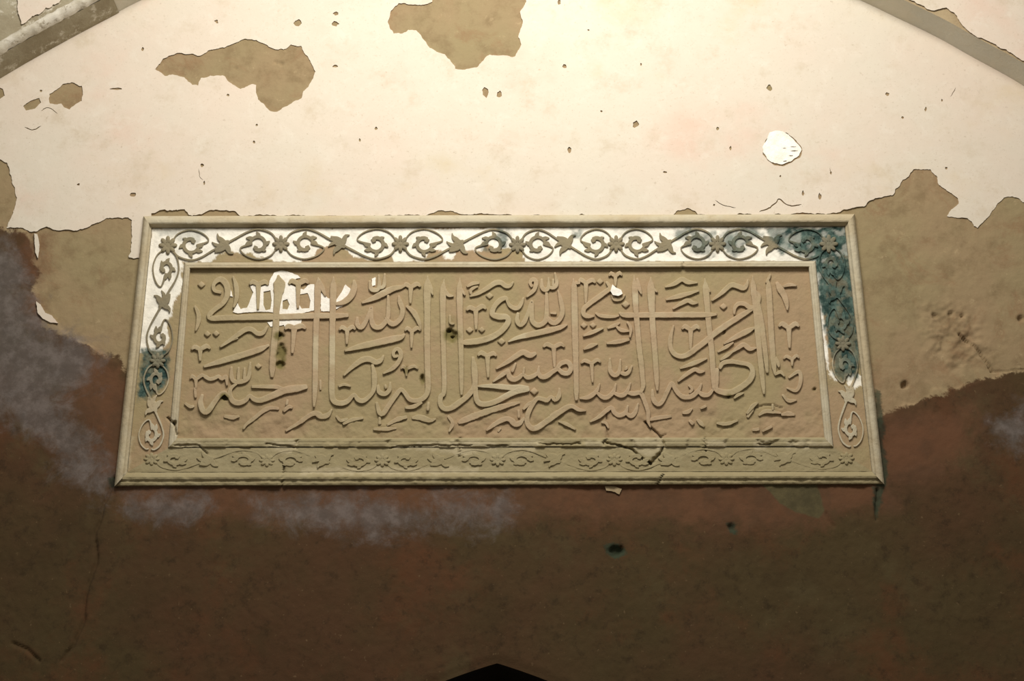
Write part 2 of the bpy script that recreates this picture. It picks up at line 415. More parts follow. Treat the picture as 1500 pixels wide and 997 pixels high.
for k, (a, b, rx, ry) in enumerate(small): holes.append(np.array(blob(a, b, rx, ry, k, 10)))
def slit(line, w=.55):
    c = catmull([(a, b, 0) for a, b in line], 2.0)[:, :2]
    t_ = np.gradient(c, axis=0); t_ /= np.hypot(t_[:, 0], t_[:, 1])[:, None]; nn = np.stack([t_[:, 1], -t_[:, 0]], 1)
    ww_ = w * np.interp(np.arange(len(c)), [0, 2, len(c) - 3, len(c) - 1], [.25, 1, 1, .25])[:, None] * (0.6 + .8 * fbm(c[:, 0], c[:, 1], 6, 2, 3))[:, None]
    c = c + (fbm(c[:, 0], c[:, 1], 7, 4, 3) - .5)[:, None] * 3
    return np.vstack([c + nn * ww_, (c - nn * ww_)[::-1]])
for ln, w in (([(1048, 293), (1058, 300), (1078, 304)], .5), ([(1112, 310), (1130, 303), (1141, 292), (1150, 298), (1162, 302), (1174, 299)], .8), ([(60, 162), (72, 158), (84, 166)], .5), ([(36, 186), (48, 190), (60, 184)], .6), ([(292, 248), (292, 258), (298, 264)], .4), ([(1400, 128), (1392, 142)], .4), ([(1218, 256), (1216, 246)], .5)):
    holes.append(slit(ln, w))
ww = slab('whitewash_layer', outer, holes, .0028, -.010, M_white, wall)
ww['label'] = 'cream whitewash coat with peeled ragged edges'
pt = slab('repair_patch', densify([(1144.5 + (a - 1145.5) * .955, 216 + (b - 217) * .955) for a, b in PATCH], 2, 1.8, 6, 6), [np.array(blob(a, b, c, d, k, 9)) for k, (a, b, c, d) in enumerate([(1162, 215, 4, .6), (1149, 217, 3, .5), (1163, 221, 5, .7), (1159, 228, 3, .8), (1150, 236, 3, .7)])], .0030, -.010, M_gesso, wall)
pt['label'] = 'round bright white plaster repair patch'
for q in ([(50, 342), (55, 343), (58, 360), (56, 378), (52, 370)], [(53, 441), (60, 446), (66, 458), (76, 462), (85, 473), (74, 472), (62, 466), (55, 458)], ):
    slab('whitewash_remnant', densify(q, 1.6, .8, 2, 4), [], .008, -.012, M_white, wall)

slab('whitewash_remnant', densify([(886, 712), (900, 712), (911, 716), (907, 724), (900, 720), (888, 718)], 1.6, .8, 2, 4), [], .006, -.012, M_face, wall)
# ------------------------------------------------------------------ the inscription panel
panel = bpy.data.objects.new('inscription_panel', None); COL.objects.link(panel)
tag(panel, 'rectangular carved stucco inscription panel with raised calligraphy and floral border set in the wall', 'inscription panel')
OUT = TAB
BO = [(223, 334.5), (1237, 332), (1277, 690), (187, 691)]
BI = [(270, 384), (1195, 382), (1221, 655), (246, 656)]
FI = [(279, 393.5), (1184, 391.5), (1207, 640), (260, 641)]

P_FIELD, P_BORD = -.002, .005
# wear on the tablet
TCRACK = [([(945, 618), (952, 626), (962, 634), (967, 640), (974, 654), (966, 664), (955, 676), (948, 676), (941, 672), (932, 664), (926, 658), (905, 652), (890, 650)], 1.7, .012),
          ([(889, 600), (889, 640), (884, 652)], 1.3, .008), ([(946, 674), (953, 679)], 2.4, .02),
          ([(416, 680), (414, 700), (413, 712)], 1.3, .008), ([(674, 642), (672, 668)], 1.6, .012), ([(676, 652), (690, 652)], 1.2, .008),
          ([(390, 650), (420, 652), (434, 656), (436, 644)], 1.4, .008), ([(256, 652), (292, 652), (297, 658), (305, 666)], 1.3, .007),
          ([(570, 655), (640, 652), (672, 653)], 1.2, .007), ([(715, 653), (743, 653)], 1.2, .007), ([(790, 650), (850, 650)], 1.2, .007),
          ([(1033, 642), (1034, 660)], 1.4, .008), ([(1112, 650), (1128, 650)], 1.4, .01), ([(1140, 668), (1152, 668)], 1.8, .01),
          ([(1100, 600), (1112, 594), (1130, 593), (1145, 597)], 1.2, .006), ([(967, 640), (975, 636)], 1.2, .006), ([(960, 712), (968, 702), (972, 694)], 1.6, .01),
          ([(246, 612), (256, 622), (258, 636)], 1.5, .01), ([(1000, 392), (1001, 384)], 1.3, .006), ([(700, 392), (702, 384)], 1, .004)]
TPITS = [(660, 491, 11, 10, .010, 1), (408, 492, 8, 7, .010, 1), (412, 516, 7, 14, .010, 1), (410, 534, 7, 6, .014, 1), (619, 555, 3.5, 7, .012, .8), (595, 543, 4, 6, .008, .8),
         (329, 581, 7, 5, .014, 1), (1067, 580, 3, 3, .010, .9), (1193, 570, 3, 3, .008, .6), (256, 619, 3, 4, .012, .6), (658, 485, 3, 3, .012, 0), (663, 494, 2.5, 2.5, .012, 0), (410, 491, 2, 2, .012, 0), (664, 470, 8, 8, 0, .25), (1082, 742, 0, 0, 0, 0), (1060, 486, 3, 4, .007, 0)]
PALE = [[(255, 644), (294, 644), (298, 657), (255, 657)], [(388, 645), (437, 644), (436, 658), (418, 664), (404, 660)], [(566, 655), (640, 646), (700, 645), (728, 647), (728, 660), (692, 662), (676, 668), (640, 660)], [(747, 646), (790, 645), (789, 659), (750, 660)],
        [(854, 646), (884, 644), (882, 658), (858, 657)], [(926, 643), (970, 640), (972, 656), (960, 666), (944, 668), (932, 660)], [(1033, 645), (1064, 645), (1062, 656), (1034, 658)], [(1103, 646), (1126, 646), (1122, 660), (1108, 662)], [(1150, 646), (1215, 646), (1215, 656), (1152, 657)],
        [(915, 384), (930, 384), (934, 392), (912, 391)], [(440, 684), (700, 684), (700, 694), (440, 694)], [(180, 640), (196, 640), (190, 688), (178, 688)]]
W_BORD = [[(222, 333), (720, 333), (1240, 330), (1243, 372), (1215, 384), (768, 384), (766, 366), (744, 362), (726, 364), (712, 360), (704, 368), (690, 366), (668, 367), (662, 380), (654, 380), (648, 368), (634, 367), (626, 372), (618, 384), (578, 384), (574, 377), (540, 379), (520, 377), (510, 366), (500, 360), (486, 357), (470, 362), (460, 372), (450, 382), (428, 384), (400, 382), (378, 376), (366, 370), (352, 372), (344, 370), (330, 368), (318, 376), (310, 384), (268, 384), (264, 430), (256, 442), (248, 470), (246, 500), (238, 512), (200, 515), (205, 440)],
          [(1180, 372), (1203, 380), (1205, 430), (1212, 500), (1216, 540), (1226, 556), (1222, 560), (1210, 540), (1200, 470), (1194, 400)], [(1238, 540), (1262, 552), (1264, 566), (1250, 570), (1240, 558)]]
T_BORD = [[(1118, 332), (1242, 331), (1252, 420), (1262, 520), (1254, 552), (1236, 558), (1222, 548), (1212, 500), (1200, 440), (1192, 384), (1180, 380), (1160, 368), (1145, 372), (1130, 350)],
          [(1010, 338), (1048, 340), (1044, 376), (1018, 376), (1008, 360)], [(1056, 338), (1112, 334), (1122, 346), (1100, 352), (1088, 372), (1068, 376), (1056, 360)], [(985, 334), (1012, 334), (1008, 356), (990, 350)],
          [(729, 334), (744, 336), (748, 352), (738, 362), (728, 352)], [(836, 336), (850, 336), (848, 350), (842, 352)], [(900, 336), (950, 335), (940, 350), (915, 350)], [(706, 352), (716, 350), (716, 366), (706, 366)],
          [(210, 512), (246, 512), (247, 548), (238, 568), (216, 582), (201, 586), (203, 560)], [(224, 334), (262, 334), (258, 346), (232, 344)], [(256, 340), (300, 336), (290, 352), (262, 352)]]
T_SOFT = [1.0, .7, .8, .7, .8, .7, .25, .6, 1.0, .35, .35]

def wear(x, y):
    h = np.zeros(len(x))
    jx = (fbm(x, y, 9, 2, 3) - .5) * 5
    for ln, w, dp in TCRACK: h -= dp * (1 - smooth(w * .35, w * 1.3, ldist(x + jx, y + jx, ln)))
    for cx, cy, rx, ry, dp, ol in TPITS:
        if dp and rx: h -= dp * (1 - smooth(.5, 1.1, np.hypot((x - cx) / rx, (y - cy) / ry) + (fbm(x, y, 5, 3, 3) - .5) * .8))
    return h
def tattr(x, y, white=1.0, tealk=1.0):
    n = (fbm(x, y, 7, 1, 4) - .5)
    w = smooth(-.8, .8, sdmax(x, y, W_BORD, 20) + n * 7) * white
    te = np.zeros(len(x))
    for q, k in zip(T_BORD, T_SOFT):
        te = np.maximum(te, k * smooth(-3.5, 3.5, sdist(x, y, q, 20) + n * 12) * (0.72 + .28 * smooth(.36, .56, fbm(x, y, 10, 5, 4))))
    pl = smooth(-1.5, 1.5, sdmax(x, y, PALE, 20) + n * 6) * .55
    ol = np.zeros(len(x))
    for cx, cy, rx, ry, dp, o in TPITS:
        if o and rx: ol = np.maximum(ol, o * (1 - smooth(.6, 1.5, np.hypot((x - cx) / rx, (y - cy) / ry) + n)))
    return {'white': w, 'teal': te * tealk, 'pale': pl, 'olive': ol}
def patch(name, a, b, c, d, nu, prof, mat, parent, white=0.0, tealk=0.0, lump=.0012, label=None, nv=None, extra=None):
    """quad a-b (outer edge) d-c (inner edge); prof = [(v, p)...] heights across it"""
    a, b, c, d = map(np.array, (a, b, c, d))
    if nv is None: nv = 14
    vv = np.linspace(0, 1, nv) if len(prof) < 3 else np.array(sorted(set(list(np.linspace(0, 1, nv)) + [q[0] for q in prof])))
    uu = np.linspace(0, 1, nu); nv = len(vv)
    U, W = np.meshgrid(uu, vv, indexing='ij'); U = U.ravel()[:, None]; W = W.ravel()[:, None]
    pts = (a * (1 - U) + b * U) * (1 - W) + (d * (1 - U) + c * U) * W
    x, y = pts[:, 0], pts[:, 1]
    hh = np.interp(W[:, 0], [q[0] for q in prof], [q[1] for q in prof])
    hh = hh + wear(x, y) + (fbm(x, y, 30, 2, 4) - .5) * lump * 2 + (fbm(x, y, 5, 4, 3) - .5) * lump
    if extra is not None: hh = hh + extra(x, y)
    att = tattr(x, y, white, tealk)
    Vv = P(pts, hh); f = gridfaces(nu, nv)
    u_ = Vv[f[0][1]] - Vv[f[0][0]]; w_ = Vv[f[0][3]] - Vv[f[0][0]]
    m = len(f) // 2
    u_ = Vv[f[m][1]] - Vv[f[m][0]]; w_ = Vv[f[m][3]] - Vv[f[m][0]]
    if np.cross(u_, w_)[1] > 0: f = f[:, ::-1]
    o = link(name, Vv, f, mat, parent, attrs=att)
    if label: o['label'] = label
    return o
def bumpy_low(x, y):            # the lower border is rubbed and clogged
    return smooth(640, 660, y) * ((fbm(x, y, 14, 6, 4) - .5) * .004)
# outer moulding: a rounded torus then a cove falling to the border
prof_o = [(0, -.03), (.03, .010), (.10, .017), (.22, .022), (.36, .024), (.52, .024), (.62, .022), (.70, .016), (.82, .011), (.92, .008), (1, P_BORD - .003)]
prof_b = [(0, -.03), (.04, .006), (.10, .013), (.26, .015), (.34, .0135), (.40, .0145), (.52, .019), (.66, .020), (.78, .017), (.88, .011), (1, P_BORD - .003)]
sides = [(0, 1), (1, 2), (2, 3), (3, 0)]
names = ['top', 'right', 'bottom', 'left']
bands = []
for k, (i, j) in enumerate(sides):
    n_long = 420 if k % 2 == 0 else 160
    patch('outer_moulding', OUT[i], OUT[j], BO[j], BO[i], n_long, prof_b if k == 2 else prof_o, M_lower if k == 2 else M_frame, panel, extra=(lambda x, y: smooth(695, 702, y) * (fbm(x, y, 9, 1, 4) - .6) * .004) if k == 2 else None, lump=.0034 if k == 2 else .0018)
    nb = 560 if k % 2 == 0 else 200
    bands.append(patch('border_band', BO[i], BO[j], BI[j], BI[i], nb, [(0, P_BORD), (1, P_BORD)], M_lower if k == 2 else M_field, panel, 1.0 if k != 2 else 0, 1.0 if k != 2 else .0, nv=34, lump=.0009, extra=bumpy_low))
field_h = lambda x, y: smooth(585, 615, y) * (fbm(x, y, 15, 7, 4) - .52) * .011
field = patch('inscription_field', (FI[0][0] - 5, FI[0][1] - 5), (FI[1][0] + 5, FI[1][1] - 5), (FI[2][0] + 5, FI[2][1] + 5), (FI[3][0] - 5, FI[3][1] + 5), 520, [(0, P_FIELD), (1, P_FIELD)], M_field, panel, nv=140, lump=.0012, extra=field_h)
prof_i = [(0, P_BORD - .004), (.06, .0085), (.18, .0115), (.38, .0128), (.55, .0120), (.66, .013), (.82, .0125), (.94, .008), (1, P_FIELD - .004)]
for k, (i, j) in enumerate(sides):
    n_long = 420 if k % 2 == 0 else 140
    patch('inner_moulding', BI[i], BI[j], FI[j], FI[i], n_long, prof_i, M_lower if k == 2 else M_frame, panel, lump=.0012, extra=(lambda x, y: -.006 * smooth(.50, .62, fbm(x, y, 26, 3, 4))) if k == 2 else None, nv=12)
g1 = [(402, 399), (412, 396), (424, 398), (436, 403), (440, 407), (432, 409), (424, 416), (432, 420), (445, 424), (451, 417), (460, 416), (462, 424), (460, 440), (461, 454), (444, 458), (440, 478), (418, 480), (416, 476), (406, 477), (396, 478), (392, 472), (400, 470), (400, 457), (384, 456), (366, 457), (348, 459), (341, 457), (348, 444), (352, 452), (362, 450), (367, 438), (371, 428), (366, 418), (374, 417), (382, 420), (394, 416), (396, 408)]
g2 = [(470, 428), (480, 436), (492, 440), (500, 428), (506, 416), (514, 424), (516, 438), (506, 446), (494, 452), (482, 456), (470, 456)]
g3 = [(334, 414), (338, 424), (341, 434), (335, 433)]
g4 = [(897, 416), (902, 421), (910, 424), (912, 430), (906, 433), (898, 432), (894, 426)]
g5 = [(545, 408), (550, 406), (550, 418), (545, 419)]
for q in (g1, g2, g3, g5):
    slab('white_gesso', densify(q, 1.6, .9, 3, 4), [densify(w, 1.6, .5, 2, 4) for w in ([[(353, 436), (366, 437), (363, 447), (354, 448)], [(386, 427), (396, 425), (398, 440), (396, 453), (389, 454), (386, 446)], [(414, 440), (421, 438), (424, 446), (421, 453), (414, 452)], [(439, 431), (451, 429), (455, 440), (453, 451), (442, 452), (438, 446)]] if q is g1 else [])], P_FIELD + .0024, P_FIELD - .004, M_gesso, field)
o = slab('white_gesso', densify(g4, 1.4, .6, 3, 4), [], P_FIELD + .014, P_FIELD - .004, M_gesso, field)

# ------------------------------------------------------------------ raised strokes
SEC = [(-1.0, -.15), (-.99, .72), (-.90, .96), (-.72, 1.0), (-.25, .97), (.25, .97), (.72, 1.0), (.90, .96), (.99, .72), (1.0, -.15)]
def ribbon(pts, base, height, V, Fc, taper=(1, 1), rag=0.0, seed=0):
    """pts: (x, y, width) in photo px. Appends a raised stroke to V / Fc"""
    c = catmull(pts)
    seg = np.hypot(*np.diff(c[:, :2], axis=0).T); s = np.concatenate([[0], np.cumsum(seg)]); L = s[-1] + 1e-6
    w = c[:, 2] * .5
    e_ = min(11.0, L * .4)
    w = w * np.interp(s, [0, e_, L - e_, L], [taper[0], 1, 1, taper[1]])
    if rag: w = w * (1 + rag * (fbm(c[:, 0], c[:, 1], 5, seed, 3) - .5) * 2)
    tg = np.gradient(c[:, :2], axis=0); tg /= np.hypot(tg[:, 0], tg[:, 1])[:, None] + 1e-9
    rows_c = [c[0, :2] - tg[0] * w[0] * .55, c[0, :2] - tg[0] * w[0] * .35] + list(c[:, :2]) + [c[-1, :2] + tg[-1] * w[-1] * .35, c[-1, :2] + tg[-1] * w[-1] * .55]
    rows_w = [w[0] * .45, w[0] * .8] + list(w) + [w[-1] * .8, w[-1] * .45]
    rows_t = [tg[0], tg[0]] + list(tg) + [tg[-1], tg[-1]]
    rows_h = [0.5, .88] + [1] * len(w) + [.88, .5]
    n0 = len(V); ns = len(SEC)
    pl, hl = [], []
    for cc, ww_, tt, hh in zip(rows_c, rows_w, rows_t, rows_h):
        nr = np.array([tt[1], -tt[0]])
        for f_, z_ in SEC:
            pl.append(cc + nr * f_ * ww_); hl.append(base + (height * z_ * hh if z_ > 0 else height * z_))
    hl = np.array(hl); pl = np.array(pl)
    hl = hl + np.where(hl > base, (fbm(pl[:, 0], pl[:, 1], 11, 2, 3) - .5) * height * .28, 0)
    q = P(pl, hl); V.extend(map(tuple, q))
    nr_ = len(rows_c)
    for i in range(nr_ - 1):
        for j in range(ns - 1):
            a = n0 + i * ns + j
            Fc.append([a, a + 1, a + ns + 1, a + ns])
    Fc.append([n0 + j for j in range(ns)][::-1]); Fc.append([n0 + (nr_ - 1) * ns + j for j in range(ns)])
    return pl
def fix(V, Fc):
    Vv = np.array(V); out = []
    return out
def build(name, parts, base, height, mat, parent, white=0., tealk=0., pale=None, seed=0, rag=.0):
    V, Fc, PX = [], [], []
    for pts, tp in parts:
        PX.append(ribbon(pts, base, height, V, Fc, tp, rag, seed))
    PXa = np.concatenate(PX)
    at_ = tattr(PXa[:, 0], PXa[:, 1], white, tealk)
    if pale is not None: at_['pale'] = np.maximum(at_['pale'], pale(PXa[:, 0], PXa[:, 1]))
    o = link(name, V, Fc, mat, parent, attrs=at_)
    return o
ZS = 7.976
OX = [260, 400, 540, 680, 820, 940, 1060]
def pale_l(x, y):
    return np.maximum(.75 * smooth(-2, 4, sdmax(x, y, [[(455, 490), (468, 490), (468, 541), (455, 541)], [(480, 490), (494, 490), (494, 536), (480, 536)], [(535, 424), (560, 414), (572, 418), (566, 428), (540, 434)], [(712, 498), (760, 480), (772, 482), (772, 500), (700, 512)], [(700, 560), (780, 560), (780, 576), (700, 590)], [(925, 428), (940, 428), (940, 446), (925, 446)]], 20)),
                      .55 * fbm(x, y, 40, 4, 3) * smooth(.55, .75, fbm(x, y, 22, 6, 3)))
cnt = [0]
def S(col, w, pts, tp=(1, .8), h=.0065, rag=.10, name='letter_stroke'):
    cnt[0] += 1
    pp = []
    for q in pts:
        ww_ = (q[2] if len(q) > 2 else w) / ZS * 1.18
        pp.append((OX[col] + q[0] / ZS, 390 + q[1] / ZS, ww_))
    h = min(h, .0065)
    ym = np.mean([q[1] for q in pp])
    if ym > 600: h = h * .72; rag = max(rag, .25)
    return build(name, [(pp, tp)], P_FIELD, h * (1 + .0006 * cnt[0] % .07), M_letter, field, pale=pale_l, seed=cnt[0], rag=rag)
def T(col, x0, y0, x1, y1, sx, sy0, ex, ey, w=46, h=.0065):
    f = lambda a, b, c: (OX[col] + a / ZS, 390 + b / ZS, c / ZS)
    m = (x0 + x1) / 2; dy = -24
    arms = [f(x0, y0 + 6, w * .55), f(x0 + (sx - x0) * .35, y0 + dy, w * 1.05), f(sx - 6, sy0 + 2, w * .9)]
    arm2 = [f(x1, y1 + 6, w * .55), f(x1 - (x1 - sx) * .35, y1 + dy, w * 1.05), f(sx + 6, sy0 + 2, w * .9)]
    stem = [f(sx, sy0 - 4, w * 1.15), f(sx + (ex - sx) * .4, sy0 + (ey - sy0) * .4, w * .85), f(ex, ey, w * .6)]
    cnt[0] += 1
    return build('filler_mark', [(arms, (.8, 1)), (arm2, (.8, 1)), (stem, (1, .8))], P_FIELD, h, M_letter, field, pale=pale_l, seed=cnt[0], rag=.08)
def DOT(col, x, y, r=46, h=.0062):
    cx, cy, r = OX[col] + x / ZS, 390 + y / ZS, r / ZS
    pts = []; hl = []
    ring = []
    for k in range(16):
        a = 2 * math.pi * k / 16; q = 1 / (abs(math.cos(a)) + abs(math.sin(a))) ** .8
        ring.append((math.cos(a) * q, math.sin(a) * q))
    rows = [(1.0, -.15), (.98, .5), (.82, .88), (.45, 1.0)]
    for sc, z in rows:
        for a, b in ring: pts.append((cx + a * r * sc, cy + b * r * sc * .92)); hl.append(P_FIELD + h * z)
    pts.append((cx, cy)); hl.append(P_FIELD + h * 1.03)
    pts = np.array(pts); Vv = P(pts, np.array(hl)); Fc = []
    for i in range(3):
        for k in range(16):
            k2 = (k + 1) % 16; Fc.append([i * 16 + k, i * 16 + k2, (i + 1) * 16 + k2, (i + 1) * 16 + k])
    for k in range(16): Fc.append([48 + k, 48 + (k + 1) % 16, 64])
    return link('diamond_dot', Vv, Fc, M_letter, field, attrs=tattr(pts[:, 0], pts[:, 1], 0, 0))

# --- column 0
DOT(0, 280, 215)
S(0, 58, [(505, 305, 34), (430, 280, 36), (425, 205, 40), (500, 150, 60), (572, 215, 66), (582, 330, 56), (530, 430, 50), (440, 500, 48), (378, 560, 52), (395, 606, 58), (600, 600, 60), (1130, 592, 62), (1500, 580, 60), (1800, 578, 58), (1990, 572, 54)], (.9, .7))
S(0, 46, [(650, 120, 20), (685, 230, 48), (690, 370, 46), (655, 480, 24)])
S(0, 46, [(205, 465, 24), (245, 560, 48), (243, 650, 46), (212, 755, 20)])
DOT(0, 350, 790, 42); DOT(0, 452, 785, 42)
T(0, 845, 205, 1060, 205, 945, 205, 940, 500, 58)
S(0, 90, [(1178, 105, 60), (1190, 210, 120), (1175, 340, 84), (1155, 520, 64), (1148, 720, 70), (1128, 920, 66), (1112, 1120, 66), (1104, 1290, 46)], (.35, .7))
S(0, 52, [(500, 940, 22), (640, 845, 44), (790, 742, 54), (870, 738, 50), (935, 785, 50), (1000, 775, 46), (1050, 700, 26)])
T(0, 165, 965, 380, 955, 265, 965, 265, 1100, 56)
S(0, 60, [(310, 1170, 26), (520, 1105, 60), (760, 1035, 66), (960, 970, 60), (1065, 920, 30)])
S(0, 36, [(560, 890, 20), (700, 835, 30)], h=.006)
T(0, 150, 1305, 330, 1295, 215, 1315, 215, 1425, 44)
S(0, 40, [(320, 1285), (370, 1315), (425, 1310), (480, 1285), (520, 1315), (565, 1285), (580, 1390, 26)])
S(0, 44, [(632, 1175, 24), (632, 1290, 44), (665, 1345, 46), (760, 1345, 46), (830, 1290, 46), (852, 1120, 24)])
S(0, 40, [(715, 1180, 22), (712, 1335, 40)]); S(0, 38, [(785, 1185, 20), (782, 1330, 38)])
DOT(0, 945, 1165, 40)
S(0, 48, [(870, 1405, 30), (1020, 1405, 40), (1160, 1410, 46), (1240, 1440, 50)], h=.0105)
S(0, 70, [(1505, 1405, 60), (1400, 1425, 74), (1250, 1450, 76), (1090, 1520, 68), (960, 1565, 58), (885, 1545, 50), (842, 1505, 34), (800, 1560, 48), (720, 1595, 56), (650, 1575, 56), (615, 1510, 48), (620, 1430, 40), (690, 1370, 30)], (.8, .8))
S(0, 54, [(290, 1500, 30), (268, 1590, 54), (300, 1690, 58), (355, 1690, 56), (425, 1595, 52), (490, 1510, 48), (550, 1475, 44), (600, 1520, 40)])
S(0, 36, [(205, 1420, 26), (212, 1530, 30)], h=.006)
S(0, 38, [(770, 1900, 20), (800, 1850, 34), (900, 1770, 40), (1000, 1690, 44), (1080, 1655, 40), (1180, 1660, 34)])
S(0, 44, [(90, 1600, 26), (150, 1640, 40), (190, 1630, 30)], h=.006); S(0, 40, [(550, 1750, 30), (640, 1765, 44), (720, 1750, 26)], h=.006)
S(0, 34, [(1285, 1560, 24), (1275, 1620, 30)], h=.006); S(0, 40, [(1240, 1690, 30), (1300, 1640, 44), (1340, 1650, 30)], h=.007)
# --- column 1
T(1, 185, 195, 415, 190, 295, 200, 290, 485, 62)
S(1, 64, [(528, 130, 34), (522, 230, 66), (516, 500, 62), (503, 700, 60), (497, 1000, 58), (494, 1210, 58), (490, 1420, 54), (478, 1640, 34)], (.3, .6))
S(1, 46, [(535, 150, 22), (575, 250, 50), (612, 345, 20)])
S(1, 66, [(706, 120, 34), (704, 240, 66), (698, 500, 62), (692, 800, 60), (690, 1200, 60), (688, 1470, 62), (710, 1570, 60), (785, 1600, 58), (870, 1575, 52), (945, 1500, 36), (990, 1555, 48), (1060, 1568, 48), (1150, 1490, 40), (1182, 1400, 52), (1182, 1260, 54), (1160, 1150, 34)], (.3, .8))
S(1, 60, [(725, 440, 30), (830, 415, 58), (915, 340, 66), (950, 240, 64), (945, 165, 36)])
T(1, 140, 725, 380, 720, 248, 715, 225, 1010, 64)
T(1, 775, 735, 960, 730, 866, 740, 862, 905, 52)
S(1, 50, [(985, 595, 26), (985, 680, 50), (1030, 712, 52), (1080, 650, 46), (1120, 550, 36), (1148, 480, 36), (1150, 620, 50), (1180, 700, 54), (1250, 710, 54), (1318, 640, 48), (1345, 560, 44), (1345, 340, 30)])
S(1, 58, [(1040, 425, 22), (1180, 370, 56), (1300, 310, 66), (1400, 262, 60), (1500, 240, 46), (1545, 215, 24)])
S(1, 40, [(1130, 170, 24), (1148, 265, 46), (1215, 275, 42), (1240, 220, 40), (1235, 100, 22)]); S(1, 38, [(1240, 255, 30), (1295, 225, 40), (1305, 85, 22)])
S(1, 66, [(840, 985, 22), (1000, 940, 60), (1200, 895, 70), (1400, 850, 70), (1500, 825, 56), (1535, 790, 26)])
S(1, 50, [(825, 1275, 18), (920, 1180, 44), (1040, 1095, 60), (1130, 1085, 60), (1200, 1120, 54), (1260, 1095, 48), (1290, 1040, 22)])
S(1, 34, [(770, 1400, 24), (830, 1380, 30), (905, 1400, 22)], h=.006)
S(1, 44, [(150, 1920, 22), (300, 1830, 40), (420, 1745, 48), (500, 1715, 56), (570, 1755, 54), (640, 1735, 48), (685, 1670, 22)])
S(1, 36, [(740, 1750, 24), (790, 1800, 34), (870, 1780, 24)], h=.005); S(1, 40, [(820, 1840, 24), (930, 1790, 40), (1050, 1770, 30)], h=.006)
S(1, 30, [(555, 1440, 20), (552, 1330, 26)], h=.004)
# --- column 2
S(2, 50, [(205, 600, 36), (255, 665, 52), (310, 668, 52), (378, 600, 50), (396, 510, 50), (365, 410, 50), (352, 345, 24)])
T(2, 405, 235, 605, 230, 493, 238, 488, 430, 54)
S(2, 52, [(445, 465, 24), (520, 530, 54), (565, 600, 52), (600, 690, 34), (610, 740, 18)])
T(2, 425, 745, 605, 742, 505, 755, 500, 950, 48)
S(2, 40, [(345, 1045, 24), (300, 1052, 34), (290, 1000, 36), (335, 962, 42), (376, 1010, 48), (360, 1095, 48), (290, 1185, 44), (170, 1252, 20)])
S(2, 70, [(690, 110, 30), (684, 260, 72), (685, 500, 66), (684, 900, 64), (690, 1250, 60), (692, 1440, 56), (650, 1530, 52), (570, 1568, 50), (480, 1555, 46), (425, 1480, 44), (375, 1440, 44), (315, 1510, 48), (235, 1625, 52), (170, 1718, 52), (128, 1712, 48), (92, 1590, 30)], (.3, .8))
S(2, 40, [(695, 150, 22), (722, 250, 46), (750, 335, 18)])
S(2, 46, [(110, 1390, 26), (122, 1465, 46), (188, 1492, 48), (244, 1440, 46), (252, 1355, 24)]); S(2, 30, [(195, 1385, 22), (205, 1425, 30)])
S(2, 60, [(882, 150, 30), (868, 300, 62), (868, 600, 56), (876, 1000, 52), (882, 1440, 50), (842, 1520, 50), (838, 1600, 54), (880, 1660, 56), (960, 1655, 58), (1060, 1590, 60), (1150, 1520, 54), (1215, 1440, 56), (1242, 1360, 56), (1240, 1200, 56), (1222, 1060, 34)], (.3, .7))
S(2, 36, [(890, 260, 24), (930, 335, 40), (990, 345, 20)])
S(2, 60, [(1066, 135, 30), (1062, 290, 62), (1066, 560, 58), (1076, 860, 56), (1082, 1100, 52), (1086, 1500, 34)], (.3, .7)); S(2, 36, [(1080, 260, 30), (1125, 335, 22)])
S(2, 34, [(950, 570, 20), (955, 660, 30), (1000, 670, 20)], h=.006)
T(2, 1145, 505, 1370, 490, 1252, 505, 1256, 735, 56)
DOT(2, 1180, 745, 44); DOT(2, 1322, 742, 40)
S(2, 36, [(1150, 235, 22), (1220, 200, 40), (1290, 195, 26)], h=.009); S(2, 34, [(1205, 330, 22), (1190, 285, 32), (1230, 250, 32), (1275, 235, 22)], h=.009)
S(2, 50, [(1185, 350, 18), (1290, 310, 40), (1400, 245, 50), (1480, 195, 54), (1545, 190, 52), (1600, 228, 50), (1650, 228, 44), (1690, 180, 20)])
T(2, 380, 1190, 575, 1190, 440, 1195, 442, 1280, 40, h=.006)
S(2, 70, [(1050, 1830, 20), (1120, 1795, 62), (1340, 1710, 70), (1560, 1640, 60), (1760, 1590, 30)])
S(2, 50, [(220, 1850, 26), (330, 1790, 50), (440, 1760, 40)], h=.008); S(2, 60, [(510, 1770, 30), (600, 1765, 60), (720, 1800, 44), (780, 1780, 24)], h=.008)
S(2, 44, [(430, 1650, 24), (520, 1640, 46), (620, 1590, 30)], h=.007); S(2, 40, [(130, 1760, 24), (130, 1840, 36)], h=.006); S(2, 44, [(60, 1900, 24), (200, 1900, 40), (320, 1890, 26)], h=.006); S(2, 44, [(930, 1750, 24), (980, 1830, 40), (940, 1930, 24)], h=.006); S(2, 46, [(700, 1590, 26), (690, 1680, 36)], h=.006)
# --- column 3
DOT(3, 296, 345, 46)
S(3, 64, [(505, 420, 26), (490, 372, 44), (420, 395, 52), (352, 470, 52), (328, 555, 56), (400, 588, 64), (490, 592, 62), (515, 645, 58), (445, 745, 60), (330, 822, 64), (190, 868, 66), (20, 888, 60), (-45, 892, 40)], (.9, .7))
S(3, 44, [(495, 385, 26), (530, 455, 42), (590, 490, 46), (638, 478, 44), (672, 420, 40), (692, 365, 22)])
S(3, 42, [(792, 238, 26), (770, 190, 38), (800, 152, 44), (840, 180, 48), (824, 262, 46), (780, 312, 42), (728, 358, 22)])
S(3, 44, [(905, 150, 24), (910, 245, 46), (950, 278, 46), (985, 240, 40), (985, 130, 20)]); S(3, 40, [(990, 245, 28), (1045, 250, 42), (1082, 195, 42), (1060, 75, 20)]); S(3, 28, [(1040, 150, 18), (1038, 235, 30)])
